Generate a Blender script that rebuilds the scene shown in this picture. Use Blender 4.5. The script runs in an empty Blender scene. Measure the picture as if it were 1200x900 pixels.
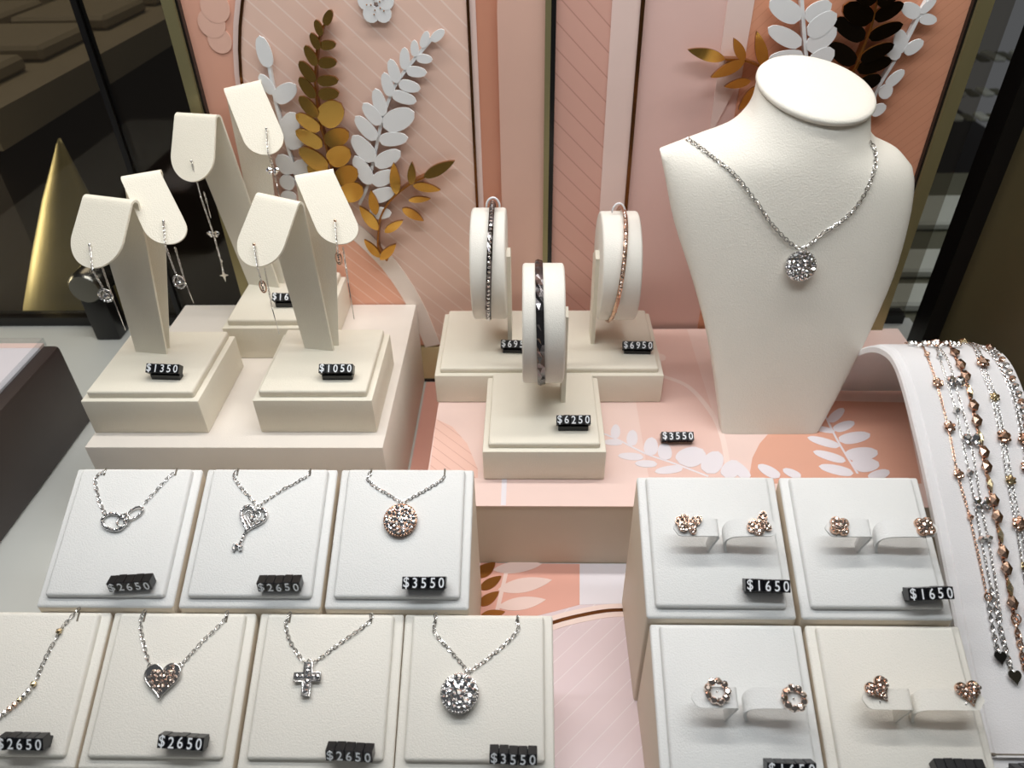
import bpy, bmesh, math, random
from mathutils import Matrix, Vector
random.seed(7)
S = 0.01                                   # everything below is written in centimetres
sc = bpy.context.scene
COL = sc.collection
# ------------------------------------------------------------------ camera
cp, cy, cr = math.radians(37.28), math.radians(-1.731), math.radians(-1.0935)
fwd = Vector((math.sin(cy)*math.cos(cp), math.cos(cy)*math.cos(cp), -math.sin(cp)))
rgt = Vector((math.cos(cy), -math.sin(cy), 0)); upv = rgt.cross(fwd)
r2 = rgt*math.cos(cr)+upv*math.sin(cr); u2 = -rgt*math.sin(cr)+upv*math.cos(cr)
cam = bpy.data.cameras.new('camera'); camo = bpy.data.objects.new('camera', cam); COL.objects.link(camo)
M = Matrix((r2, u2, -fwd)).transposed().to_4x4(); M.translation = Vector((0, 0, 37*S)); camo.matrix_world = M
cam.sensor_width = 36; cam.lens = 865.84/1200*36; cam.clip_start = 0.01; cam.clip_end = 30
cam.dof.use_dof = True; cam.dof.focus_distance = 0.41; cam.dof.aperture_fstop = 12
sc.camera = camo
# ------------------------------------------------------------------ world, lamps, exposure
w = bpy.data.worlds.new('world'); sc.world = w; w.use_nodes = True
w.node_tree.nodes['Background'].inputs[0].default_value = (0.95, 0.97, 1.0, 1)
w.node_tree.nodes['Background'].inputs[1].default_value = 0.09
def area(name, loc, tgt, sx, sy, power, col):
    l = bpy.data.lights.new(name, 'AREA'); l.shape = 'RECTANGLE'; l.size = sx*S; l.size_y = sy*S; l.energy = power; l.color = col
    o = bpy.data.objects.new(name, l); COL.objects.link(o); o.location = Vector(loc)*S
    o.rotation_euler = (Vector(tgt)-Vector(loc)).to_track_quat('-Z', 'Y').to_euler(); return o
area('led_strip_back', (2, 40, 66), (2, 33, 5), 84, 3, 2.8, (1.0, 0.97, 0.92))
area('led_strip_front', (2, 21, 68), (2, 22, 0), 84, 4, 2.25, (0.92, 0.97, 1.0))
area('front_fill_light', (-10, -30, 190), (0, 30, 0), 90, 90, 2.0, (1.0, 0.96, 0.9))  # unseen soft fill, added to lift the front-facing sides
area('fin_fill_light', (-74, 64, 8), (-45, 63.5, 4), 8, 20, 1.2, (1.0, 0.92, 0.7))  # unseen lamp added to brighten the left edge of the brass fin
area('shop_counter_light', (58, 84, 70), (50, 80, 0), 30, 30, 0.8, (0.95, 1.0, 0.97))
area('shop_far_light', (-70, 110, 120), (-60, 95, 0), 50, 50, 4.0, (1.0, 0.9, 0.74))
sc.view_settings.view_transform = 'Standard'; sc.view_settings.look = 'None'
sc.view_settings.exposure = -0.07; sc.view_settings.gamma = 1; sc.view_settings.use_curve_mapping = False
# ------------------------------------------------------------------ materials
MAT = {}
def lin(c):
    return tuple(((x/255)/12.92 if x/255 <= 0.04045 else ((x/255+0.055)/1.055)**2.4) for x in c)
def mat(name, col, rough=0.5, metal=0.0, spec=0.5, bump=None, noise=None, coat=0.0):
    m = bpy.data.materials.new(name); m.use_nodes = True; nt = m.node_tree; b = nt.nodes['Principled BSDF']
    c = lin(col)+(1,)
    b.inputs['Base Color'].default_value = c; b.inputs['Roughness'].default_value = rough
    b.inputs['Metallic'].default_value = metal; b.inputs['Specular IOR Level'].default_value = spec
    b.inputs['Coat Weight'].default_value = coat
    tc = nt.nodes.new('ShaderNodeTexCoord')
    n2 = nt.nodes.new('ShaderNodeTexNoise'); n2.inputs['Scale'].default_value = noise[0] if noise else 40; n2.inputs['Detail'].default_value = 4
    nt.links.new(tc.outputs['Object'], n2.inputs['Vector'])
    amt = noise[1] if noise else 0.03
    mx = nt.nodes.new('ShaderNodeMix'); mx.data_type = 'RGBA'
    mx.inputs['A'].default_value = tuple(v*(1-amt) for v in c[:3])+(1,); mx.inputs['B'].default_value = tuple(min(1, v*(1+amt)) for v in c[:3])+(1,)
    nt.links.new(n2.outputs['Fac'], mx.inputs['Factor']); nt.links.new(mx.outputs['Result'], b.inputs['Base Color'])
    if bump:
        n = nt.nodes.new('ShaderNodeTexNoise'); n.inputs['Scale'].default_value = bump[0]; n.inputs['Detail'].default_value = 3
        nt.links.new(tc.outputs['Object'], n.inputs['Vector'])
        bp = nt.nodes.new('ShaderNodeBump'); bp.inputs['Strength'].default_value = bump[1]; bp.inputs['Distance'].default_value = bump[2]
        nt.links.new(n.outputs['Fac'], bp.inputs['Height']); nt.links.new(bp.outputs['Normal'], b.inputs['Normal'])
    MAT[name] = m; return m
def stripe(name, col, line, d, period, width, rough=0.35):
    """printed board: a plain ground with thin parallel lines"""
    m = mat(name, col, rough, spec=0.4); nt = m.node_tree; b = nt.nodes['Principled BSDF']
    tc = nt.nodes.new('ShaderNodeTexCoord'); dp = nt.nodes.new('ShaderNodeVectorMath'); dp.operation = 'DOT_PRODUCT'
    v = Vector(d).normalized()/(period*S); dp.inputs[1].default_value = v
    nt.links.new(tc.outputs['Object'], dp.inputs[0])
    fr = nt.nodes.new('ShaderNodeMath'); fr.operation = 'FRACT'; nt.links.new(dp.outputs['Value'], fr.inputs[0])
    lt = nt.nodes.new('ShaderNodeMath'); lt.operation = 'LESS_THAN'; lt.inputs[1].default_value = width/period; nt.links.new(fr.outputs[0], lt.inputs[0])
    mx = nt.nodes.new('ShaderNodeMix'); mx.data_type = 'RGBA'
    src = b.inputs['Base Color'].links[0].from_socket
    nt.links.new(src, mx.inputs['A']); mx.inputs['B'].default_value = lin(line)+(1,)
    nt.links.new(lt.outputs[0], mx.inputs['Factor']); nt.links.new(mx.outputs['Result'], b.inputs['Base Color'])
    return m
mat('cream', (233, 227, 212), 0.5, spec=0.35, bump=(1500, 0.45, 0.0005))
mat('offwhite', (233, 230, 222), 0.48, spec=0.35, bump=(1500, 0.45, 0.0005))
mat('white', (231, 232, 231), 0.48, spec=0.35, bump=(1500, 0.45, 0.0005))
mat('bustskin', (234, 230, 220), 0.5, spec=0.35, bump=(1050, 0.45, 0.0006))
mat('rampskin', (232, 231, 233), 0.5, spec=0.35, bump=(1500, 0.45, 0.0005))
mat('platformskin', (232, 224, 215), 0.5, spec=0.35, bump=(1500, 0.3, 0.0004))
mat('shadedside', (218, 206, 188), 0.55, spec=0.3)  # pad leather darkened to tan, side shade put into the colour
mat('paperboard', (208, 194, 176), 0.55, spec=0.3)
mat('slit', (120, 112, 100), 0.8)
mat('black', (14, 15, 20), 0.28, spec=0.5)
mat('softplastic', (236, 236, 240), 0.2)
mat('digit', (236, 240, 245), 0.5)
mat('silver', (222, 220, 218), 0.16, 1.0)
mat('steel', (112, 108, 110), 0.14, 1.0)
mat('rose', (216, 180, 158), 0.17, 1.0)
mat('rosedark', (170, 130, 108), 0.2, 1.0)
mat('palegold', (200, 182, 146), 0.2, 1.0)
mat('gem', (244, 244, 246), 0.04, 1.0)
mat('gemrose', (244, 228, 218), 0.05, 1.0)
mat('goldmirror', (226, 178, 92), 0.16, 1.0)
mat('goldedge', (158, 104, 48), 0.3, 0.8)
mat('darkreflect', (44, 34, 22), 0.12, 0.9)  # gold mirror with its dark reflection put into the base colour
mat('goldline', (120, 78, 44), 0.18, 0.9)
mat('acrylic', (228, 229, 230), 0.3)
mat('paperwhite', (232, 226, 232), 0.4)
mat('pinkprint', (238, 211, 203), 0.35)
mat('pinkdeep', (234, 200, 190), 0.35)
mat('palepink', (242, 220, 212), 0.35)
mat('salmon', (224, 168, 146), 0.38)
mat('salmondeep', (204, 142, 116), 0.4)
mat('coral', (228, 170, 154), 0.4)
mat('cloudpink', (228, 184, 166), 0.38)
mat('midpink', (216, 176, 160), 0.4)
mat('rosepink', (226, 190, 182), 0.38)
mat('lightrose', (230, 204, 196), 0.38)
mat('bandcream', (236, 222, 212), 0.4)
stripe('archstripe', (228, 194, 178), (236, 210, 198), (1, 0, 1), 1.02, 0.1)
stripe('fanstripe', (232, 172, 146), (240, 196, 176), (1, 0, 1), 0.8, 0.09)
stripe('rightstripe', (214, 166, 152), (190, 142, 128), (1, 0, 1), 1.05, 0.07)
stripe('cardstripe', (226, 208, 212), (236, 224, 226), (-1, 1, 0), 0.9, 0.05)
stripe('fanfloor', (238, 198, 184), (212, 164, 150), (1, 1, 0), 0.62, 0.04)
stripe('salmonstripe', (216, 154, 124), (206, 144, 114), (1, 0, -1), 0.5, 0.05)
mat('brass', (204, 192, 142), 0.45, 0.7)
mat('frame', (150, 142, 104), 0.38, 0.6)
mat('railgold', (214, 202, 158), 0.4, 0.2)
mat('blackframe', (20, 18, 18), 0.3)
mat('brownbox', (62, 52, 50), 0.42)
mat('brownwall', (78, 70, 48), 0.45, noise=(6, 0.25))
mat('floorwhite', (206, 208, 204), 0.22, spec=0.5, noise=(9, 0.05))
mat('farbrown', (58, 46, 38), 0.6, noise=(4, 0.25))
mat('fardark', (30, 25, 23), 0.6)
mat('farpale', (150, 138, 116), 0.6)
mat('farpale2', (200, 204, 196), 0.6)
mat('fargrey', (104, 104, 88), 0.5)
mat('metalgrey', (120, 118, 112), 0.25, 1.0)
def glassmat(name, tint, gl):
    m = bpy.data.materials.new(name); m.use_nodes = True; nt = m.node_tree; nt.nodes.clear()
    o = nt.nodes.new('ShaderNodeOutputMaterial'); t = nt.nodes.new('ShaderNodeBsdfTransparent'); t.inputs[0].default_value = tint+(1,)
    g = nt.nodes.new('ShaderNodeBsdfGlossy'); g.inputs['Roughness'].default_value = 0.03; g.inputs[0].default_value = (0.95, 0.88, 0.8, 1)
    mx = nt.nodes.new('ShaderNodeMixShader'); mx.inputs[0].default_value = gl
    nt.links.new(t.outputs[0], mx.inputs[1]); nt.links.new(g.outputs[0], mx.inputs[2]); nt.links.new(mx.outputs[0], o.inputs[0]); MAT[name] = m
glassmat('tintglass', (0.72, 0.70, 0.66), 0.04)
glassmat('clear', (0.92, 0.94, 0.95), 0.08)
# ------------------------------------------------------------------ mesh helpers (cm)
class MB:
    def __init__(s): s.v = []; s.f = []
    def add(s, v, f):
        o = len(s.v); s.v += [tuple(p) for p in v]; s.f += [tuple(i+o for i in q) for q in f]; return s
    def box(s, a, b):
        x0, y0, z0 = a; x1, y1, z1 = b
        return s.add([(x0,y0,z0),(x1,y0,z0),(x1,y1,z0),(x0,y1,z0),(x0,y0,z1),(x1,y0,z1),(x1,y1,z1),(x0,y1,z1)],
                     [(0,3,2,1),(4,5,6,7),(0,1,5,4),(1,2,6,5),(2,3,7,6),(3,0,4,7)])
    def rbox(s, a, b, r=0.08, seg=2):
        bm = bmesh.new(); bmesh.ops.create_cube(bm, size=1)
        for v in bm.verts: v.co = Vector([(a[i]+b[i])/2+v.co[i]*(b[i]-a[i]) for i in range(3)])
        bmesh.ops.bevel(bm, geom=bm.edges[:], offset=r, segments=seg, profile=0.5, affect='EDGES')
        return s.bm(bm)
    def bm(s, bm, mtx=None):
        bm.verts.index_update()
        s.add([(mtx @ v.co if mtx else v.co) for v in bm.verts], [[v.index for v in f.verts] for f in bm.faces]); bm.free(); return s
    def prism(s, poly, f0, f1):
        """poly: 2D outline; f0/f1 map a 2D point to the two 3D faces"""
        n = len(poly); v = [f0(p) for p in poly]+[f1(p) for p in poly]
        return s.add(v, [tuple(range(n))[::-1], tuple(range(n, 2*n))]+[(i, (i+1) % n, n+(i+1) % n, n+i) for i in range(n)])
    def loft(s, rings, cap=True, closed=True):
        n = len(rings[0]); v = [p for r in rings for p in r]; f = []
        for k in range(len(rings)-1):
            for i in range(n if closed else n-1):
                j = (i+1) % n; f.append((k*n+i, k*n+j, (k+1)*n+j, (k+1)*n+i))
        if cap: f.append(tuple(range(n))[::-1]); f.append(tuple(range((len(rings)-1)*n, len(rings)*n)))
        return s.add(v, f)
    def tube(s, pts, r, n=8, closed=False, cap=True):
        pts = [Vector(p) for p in pts]; m = len(pts); rings = []; prev = None
        for i, p in enumerate(pts):
            t = (pts[(i+1) % m]-pts[i-1]) if closed else (pts[min(i+1, m-1)]-pts[max(i-1, 0)])
            t.normalize()
            if prev is None: prev = t.orthogonal().normalized()
            a = (prev-t*prev.dot(t)); a = a.normalized() if a.length > 1e-6 else t.orthogonal().normalized(); prev = a; b = t.cross(a)
            rr = r[i] if isinstance(r, (list, tuple)) else r
            rings.append([p+(a*math.cos(2*math.pi*k/n)+b*math.sin(2*math.pi*k/n))*rr for k in range(n)])
        if closed: rings.append(rings[0])
        return s.loft(rings, cap=cap and not closed)
    def link(s, c, t, nrm, la, lb, r, n=10, m=5):
        t = t.normalized(); nrm = (nrm-t*nrm.dot(t)).normalized(); b = t.cross(nrm)
        return s.tube([c+t*math.cos(2*math.pi*k/n)*la+b*math.sin(2*math.pi*k/n)*lb for k in range(n)], r, m, closed=True)
    def gem(s, c, r, nrm=(0, 0, 1), jit=0.25, n=8):
        nrm = Vector(nrm).normalized(); nrm = (nrm+Vector((random.uniform(-jit, jit), random.uniform(-jit, jit), random.uniform(-jit, jit)))).normalized()
        a = nrm.orthogonal().normalized(); b = nrm.cross(a); c = Vector(c); a0 = random.random()*6
        ring = lambda rr, h, off: [c+(a*math.cos(a0+off+2*math.pi*k/n)+b*math.sin(a0+off+2*math.pi*k/n))*rr+nrm*h for k in range(n)]
        v = ring(r, 0, 0)+ring(r*0.8, r*0.28, math.pi/n)+ring(r*0.45, r*0.45, 0)+[c-nrm*r*0.5]
        f = [(k, (k+1) % n, n+k) for k in range(n)]+[((k+1) % n, n+(k+1) % n, n+k) for k in range(n)]
        f += [(n+k, n+(k+1) % n, 2*n+(k+1) % n) for k in range(n)]+[(n+k, 2*n+(k+1) % n, 2*n+k) for k in range(n)]
        f += [tuple(range(2*n, 3*n))]+[((k+1) % n, k, 3*n) for k in range(n)]
        return s.add(v, f)
    def ball(s, c, r, sub=1, sx=1, sy=1, sz=1):
        bm = bmesh.new(); bmesh.ops.create_icosphere(bm, subdivisions=sub, radius=r)
        for v in bm.verts: v.co = Vector((v.co.x*sx, v.co.y*sy, v.co.z*sz))+Vector(c)
        return s.bm(bm)
    def build(s, name, m, parent=None, smooth=False, auto=None):
        me = bpy.data.meshes.new(name); off = Vector(parent['_o']) if (parent is not None and '_o' in parent) else Vector((0, 0, 0))
        me.from_pydata([tuple((Vector(p)-off)*S) for p in s.v], [], s.f); me.update()
        bm = bmesh.new(); bm.from_mesh(me); bmesh.ops.recalc_face_normals(bm, faces=bm.faces); bm.to_mesh(me); bm.free()
        if smooth or auto:
            me.polygons.foreach_set('use_smooth', [True]*len(me.polygons))
            if auto: me.set_sharp_from_angle(angle=math.radians(auto))
        me.materials.append(MAT[m]); o = bpy.data.objects.new(name, me); COL.objects.link(o)
        if parent is not None: o.parent = parent
        return o
def tag(o, label=None, cat=None, group=None, kind=None):
    if label: o['label'] = label
    if cat: o['category'] = cat
    if group: o['group'] = group
    if kind: o['kind'] = kind
    return o
def thing(name, label, cat, loc=(0, 0, 0), group=None, mtx=None):
    """Empty at the base of a thing; parts given in world cm when mtx is None, else in local cm"""
    o = bpy.data.objects.new(name, None); COL.objects.link(o); o.empty_display_size = 0.01
    if mtx is None:
        o.location = Vector(loc)*S; o['_o'] = tuple(loc)
    else:
        m = mtx.copy(); m.translation = m.translation*S; o.matrix_basis = m
    return tag(o, label, cat, group)
def single(mb, name, m, label, cat, loc, group=None, kind=None, smooth=False, auto=None):
    """a thing that is one mesh, its origin at loc"""
    mb.v = [tuple(Vector(p)-Vector(loc)) for p in mb.v]
    o = mb.build(name, m, None, smooth, auto); o.location = Vector(loc)*S
    return tag(o, label, cat, group, kind)
def part_copy(o, parent, loc=None, rot=None, scale=None):
    c = o.copy(); COL.objects.link(c); c.parent = parent
    if loc is not None: c.location = Vector(loc)*S
    return c
def smoothpath(pts, n):
    """Catmull-Rom resample"""
    P = [Vector(p) for p in pts]; P = [P[0]*2-P[1]]+P+[P[-1]*2-P[-2]]; out = []
    for i in range(1, len(P)-2):
        for k in range(n):
            t = k/n; a, b, c, d = P[i-1], P[i], P[i+1], P[i+2]
            out.append(0.5*((2*b)+(c-a)*t+(2*a-5*b+4*c-d)*t*t+(3*b-a-3*c+d)*t**3))
    return out+[P[-2]]
def resample(pts, step):
    out = [pts[0].copy()]; acc = 0
    for a, b in zip(pts, pts[1:]):
        L = (b-a).length; 
        while acc+L >= step:
            t = (step-acc)/L; a = a.lerp(b, t); out.append(a.copy()); L = (b-a).length; acc = 0
        acc += L
    return out
def chain(mb, pts, pitch=0.15, wire=0.026, wide=0.09, nrm=(0, -0.4, 1), smooth=6, alt=True):
    P = resample(smoothpath(pts, smooth) if smooth else [Vector(p) for p in pts], pitch); N = Vector(nrm).normalized()
    for i, p in enumerate(P[:-1]):
        t = P[i+1]-P[i]; c = (p+P[i+1])/2; side = t.normalized().cross(N)
        ang = 0.15 if (i % 2 == 0 or not alt) else 0.95
        n = N*math.cos(ang)+side*math.sin(ang)*random.choice((-1, 1))
        mb.link(c, t, n, pitch*0.7, wide, wire)
    return mb
def leafpoly(bx, bz, tx, tz, w, n=12, blunt=0.62):
    b = Vector((bx, bz)); t = Vector((tx, tz)); d = t-b; q = Vector((-d.y, d.x)).normalized(); out = []
    f = (lambda u: math.sqrt(max(0.0, 1-(2*u**0.85-1)**2))) if blunt < 0.75 else (lambda u: math.sin(math.pi*u**blunt)**0.8 if 0 < u < 1 else 0)
    for i in range(n+1): u = i/n; out.append(b+d*u+q*w/2*f(u))
    for i in range(n-1, 0, -1): u = i/n; out.append(b+d*u-q*w/2*f(u))
    return [(p.x, p.y) for p in out]
def bandpoly(pts, w):
    P = smoothpath([(x, y, 0) for x, y in pts], 6); a = []; b = []
    for i, p in enumerate(P):
        t = (P[min(i+1, len(P)-1)]-P[max(i-1, 0)]).normalized(); q = Vector((-t.y, t.x, 0))*w/2; a.append((p+q).to_2d()); b.append((p-q).to_2d())
    return [(p.x, p.y) for p in a], [(p.x, p.y) for p in b]
def band(mb, pts, w, f0, f1):
    a, b = bandpoly(pts, w); n = len(a)
    return mb.loft([[f0(a[i]), f0(b[i]), f1(b[i]), f1(a[i])] for i in range(n)])
# ------------------------------------------------------------------ measured outlines (cm)
ARMS = {'A': {'L': ((-24.86, 38.63, 20.45), (-21.7, 37.73, 20.47), (-24.17, 35.78, 17.8), (-25.13, 38.38, 10.4), (-23.03, 38.09, 10.4), (-24.17, 36.68, 18.7)), 'R': ((-22.73, 39.23, 21.23), (-20.7, 39.83, 21.37), (-19.86, 37.13, 18.55), (-24.26, 38.66, 10.4), (-23.13, 38.76, 10.4), (-20.39, 37.94, 19.45))}, 'B': {'L': ((-15.3, 38.98, 20.33), (-12.7, 38.08, 20.15), (-15.3, 36.13, 17.67), (-14.34, 38.73, 10.4), (-12.46, 38.43, 10.4), (-15.18, 36.98, 18.49)), 'R': ((-13.09, 39.58, 21.07), (-11.03, 40.18, 21.21), (-10.35, 37.48, 18.32), (-13.47, 39.01, 10.4), (-12.26, 39.01, 10.4), (-10.9, 38.28, 19.26))}, 'C': {'L': ((-22.4, 47.13, 22.31), (-19.45, 46.23, 22.41), (-21.28, 44.28, 19.28), (-20.49, 46.99, 10.4), (-18.09, 46.47, 10.4), (-21.13, 45.03, 20.26)), 'R': ((-19.16, 47.73, 23.58), (-16.93, 48.33, 23.91), (-16.36, 45.63, 20.49), (-19.42, 47.23, 10.4), (-17.94, 47.09, 10.4), (-16.59, 46.61, 21.73))}}
THREAD = {'AL': ([(-24.11, 36.58, 18.74), (-23.86, 35.63, 17.67), (-23.83, 35.63, 16.81), (-23.82, 35.63, 16.16)], [(-23.73, 36.13, 17.61), (-23.81, 36.13, 15.86), (-23.82, 36.13, 13.49)]), 'AR': ([(-20.34, 37.84, 19.5), (-20.2, 36.98, 18.52), (-20.21, 36.98, 17.19), (-20.14, 36.98, 16.25)], [(-20.01, 37.48, 18.16), (-20.07, 37.48, 15.91), (-19.96, 37.48, 14.53)]), 'BL': ([(-15.14, 36.88, 18.54), (-14.88, 35.98, 17.65), (-14.95, 35.98, 16.47)], [(-14.8, 36.48, 17.38), (-14.93, 36.48, 14.77), (-14.89, 36.48, 12.99)]), 'BR': ([(-10.86, 38.18, 19.33), (-10.73, 37.33, 18.45), (-10.79, 37.33, 17.49)], [(-10.58, 37.83, 17.93), (-10.62, 37.83, 15.73), (-10.64, 37.83, 13.14)]), 'CL': ([(-21.07, 44.93, 20.3), (-20.74, 44.13, 18.27), (-20.73, 44.13, 15.79), (-20.74, 44.13, 13.79), (-20.81, 44.13, 12.82)], [(-20.81, 44.63, 18.46), (-20.82, 44.63, 17.59), (-20.83, 44.63, 16.7)]), 'CR': ([(-16.56, 46.51, 21.76), (-16.41, 45.48, 20.6), (-16.37, 45.48, 19.5)], [(-16.48, 45.98, 20.15), (-16.51, 45.98, 18.44), (-16.48, 45.98, 16.97)])}
BUST = [((12.45, 36.58, 5.15), (18.61, 36.58, 5.15)), ((12.05, 37.29, 7.21), (19.21, 37.14, 6.77)), ((11.16, 38.58, 10.96), (20.74, 38.63, 11.09)), ((9.95, 39.81, 14.52), (21.87, 39.93, 14.86)), ((8.59, 40.98, 17.91), (22.3, 41.03, 18.06)), ((7.88, 41.85, 20.45), (22.28, 41.68, 19.95)), ((7.51, 42.32, 21.8), (22.02, 42.0, 20.89)), ((9.28, 42.51, 22.36), (21.11, 42.28, 21.7)), ((11.09, 42.67, 22.83), (20.09, 42.41, 22.06)), ((12.02, 42.85, 23.34), (19.54, 42.56, 22.5)), ((12.57, 43.1, 24.07), (19.32, 42.72, 22.98)), ((12.76, 43.43, 25.04), (19.2, 43.12, 24.14))]
BUSTCHAIN = [(9.04, 41.01, 22.93), (10.2, 40.7, 22.02), (11.47, 40.35, 21.02), (12.8, 39.86, 19.59), (13.9, 39.43, 18.33), (15.54, 39.01, 17.13), (16.62, 39.27, 17.86), (17.73, 39.53, 18.62), (18.56, 39.85, 19.56), (19.16, 40.34, 20.96), (19.37, 40.71, 22.04), (18.98, 40.96, 22.76)]
BUSTPEND = (15.7, 38.69, 16.19)
RAMPB = {'rose_cluster': [(22.31, 36.8, 11.9), (22.96, 36.8, 11.9), (22.23, 34.32, 12.71), (22.09, 32.36, 12.27), (22.04, 30.04, 11.15), (21.91, 27.76, 9.94), (22.04, 25.88, 8.8), (22.08, 22.64, 6.74), (22.03, 21.32, 5.89), (22.04, 20.28, 5.25)], 'silver_bead': [(23.06, 36.8, 11.9), (23.7, 36.8, 11.9), (22.84, 34.12, 12.73), (22.68, 32.32, 12.25), (22.67, 30.88, 11.57), (22.5, 27.82, 9.95), (22.37, 24.96, 8.2), (22.35, 22.96, 6.98), (22.39, 21.16, 5.79), (22.5, 19.54, 4.82)], 'silver_butterfly': [(23.55, 36.8, 11.9), (23.32, 35.16, 12.65), (23.08, 32.42, 12.29), (23.03, 31.02, 11.63), (23.0, 29.36, 10.8), (22.73, 26.44, 9.14), (22.71, 25.0, 8.22), (22.61, 22.98, 6.96), (22.5, 21.64, 6.12)], 'rose_band': [(23.26, 36.8, 11.9), (24.11, 36.8, 11.9), (24.23, 35.88, 12.33), (23.78, 34.4, 12.7), (23.68, 33.48, 12.6), (23.69, 32.74, 12.39), (23.65, 31.9, 12.04), (23.6, 31.12, 11.67), (23.54, 30.34, 11.31), (23.49, 29.5, 10.85), (23.45, 28.78, 10.49), (23.39, 28.1, 10.1), (23.35, 27.34, 9.69), (23.33, 26.6, 9.22), (23.32, 25.9, 8.79), (23.29, 25.14, 8.32), (23.22, 24.42, 7.89), (23.21, 23.76, 7.47), (23.18, 22.98, 6.96), (23.14, 22.4, 6.61), (23.18, 21.8, 6.23), (23.13, 19.7, 4.92)], 'silver_rose': [(24.27, 36.8, 11.9), (25.75, 36.8, 11.9), (24.94, 33.64, 12.66), (24.87, 31.58, 11.89), (24.69, 29.54, 10.88), (24.43, 27.5, 9.78), (24.33, 25.6, 8.62), (24.19, 23.84, 7.51), (24.05, 22.14, 6.44), (23.92, 20.36, 5.29)], 'silver_mixed': [(24.5, 36.8, 11.9), (25.85, 36.8, 11.9), (25.81, 35.14, 12.65), (25.87, 33.52, 12.63), (25.9, 32.4, 12.3), (25.93, 31.38, 11.81), (25.81, 30.34, 11.31), (25.71, 29.42, 10.81), (25.46, 28.06, 10.09), (25.17, 26.16, 8.95), (24.86, 24.02, 7.61)]}
RAMPPROF = [(17.2, 3.6), (20.1, 5.15), (23.3, 7.2), (27.4, 9.75), (30.1, 11.2), (32.4, 12.3), (33.9, 12.75), (35.2, 12.65), (36.8, 11.9), (38.5, 10.3), (40.0, 8.0)]
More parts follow.
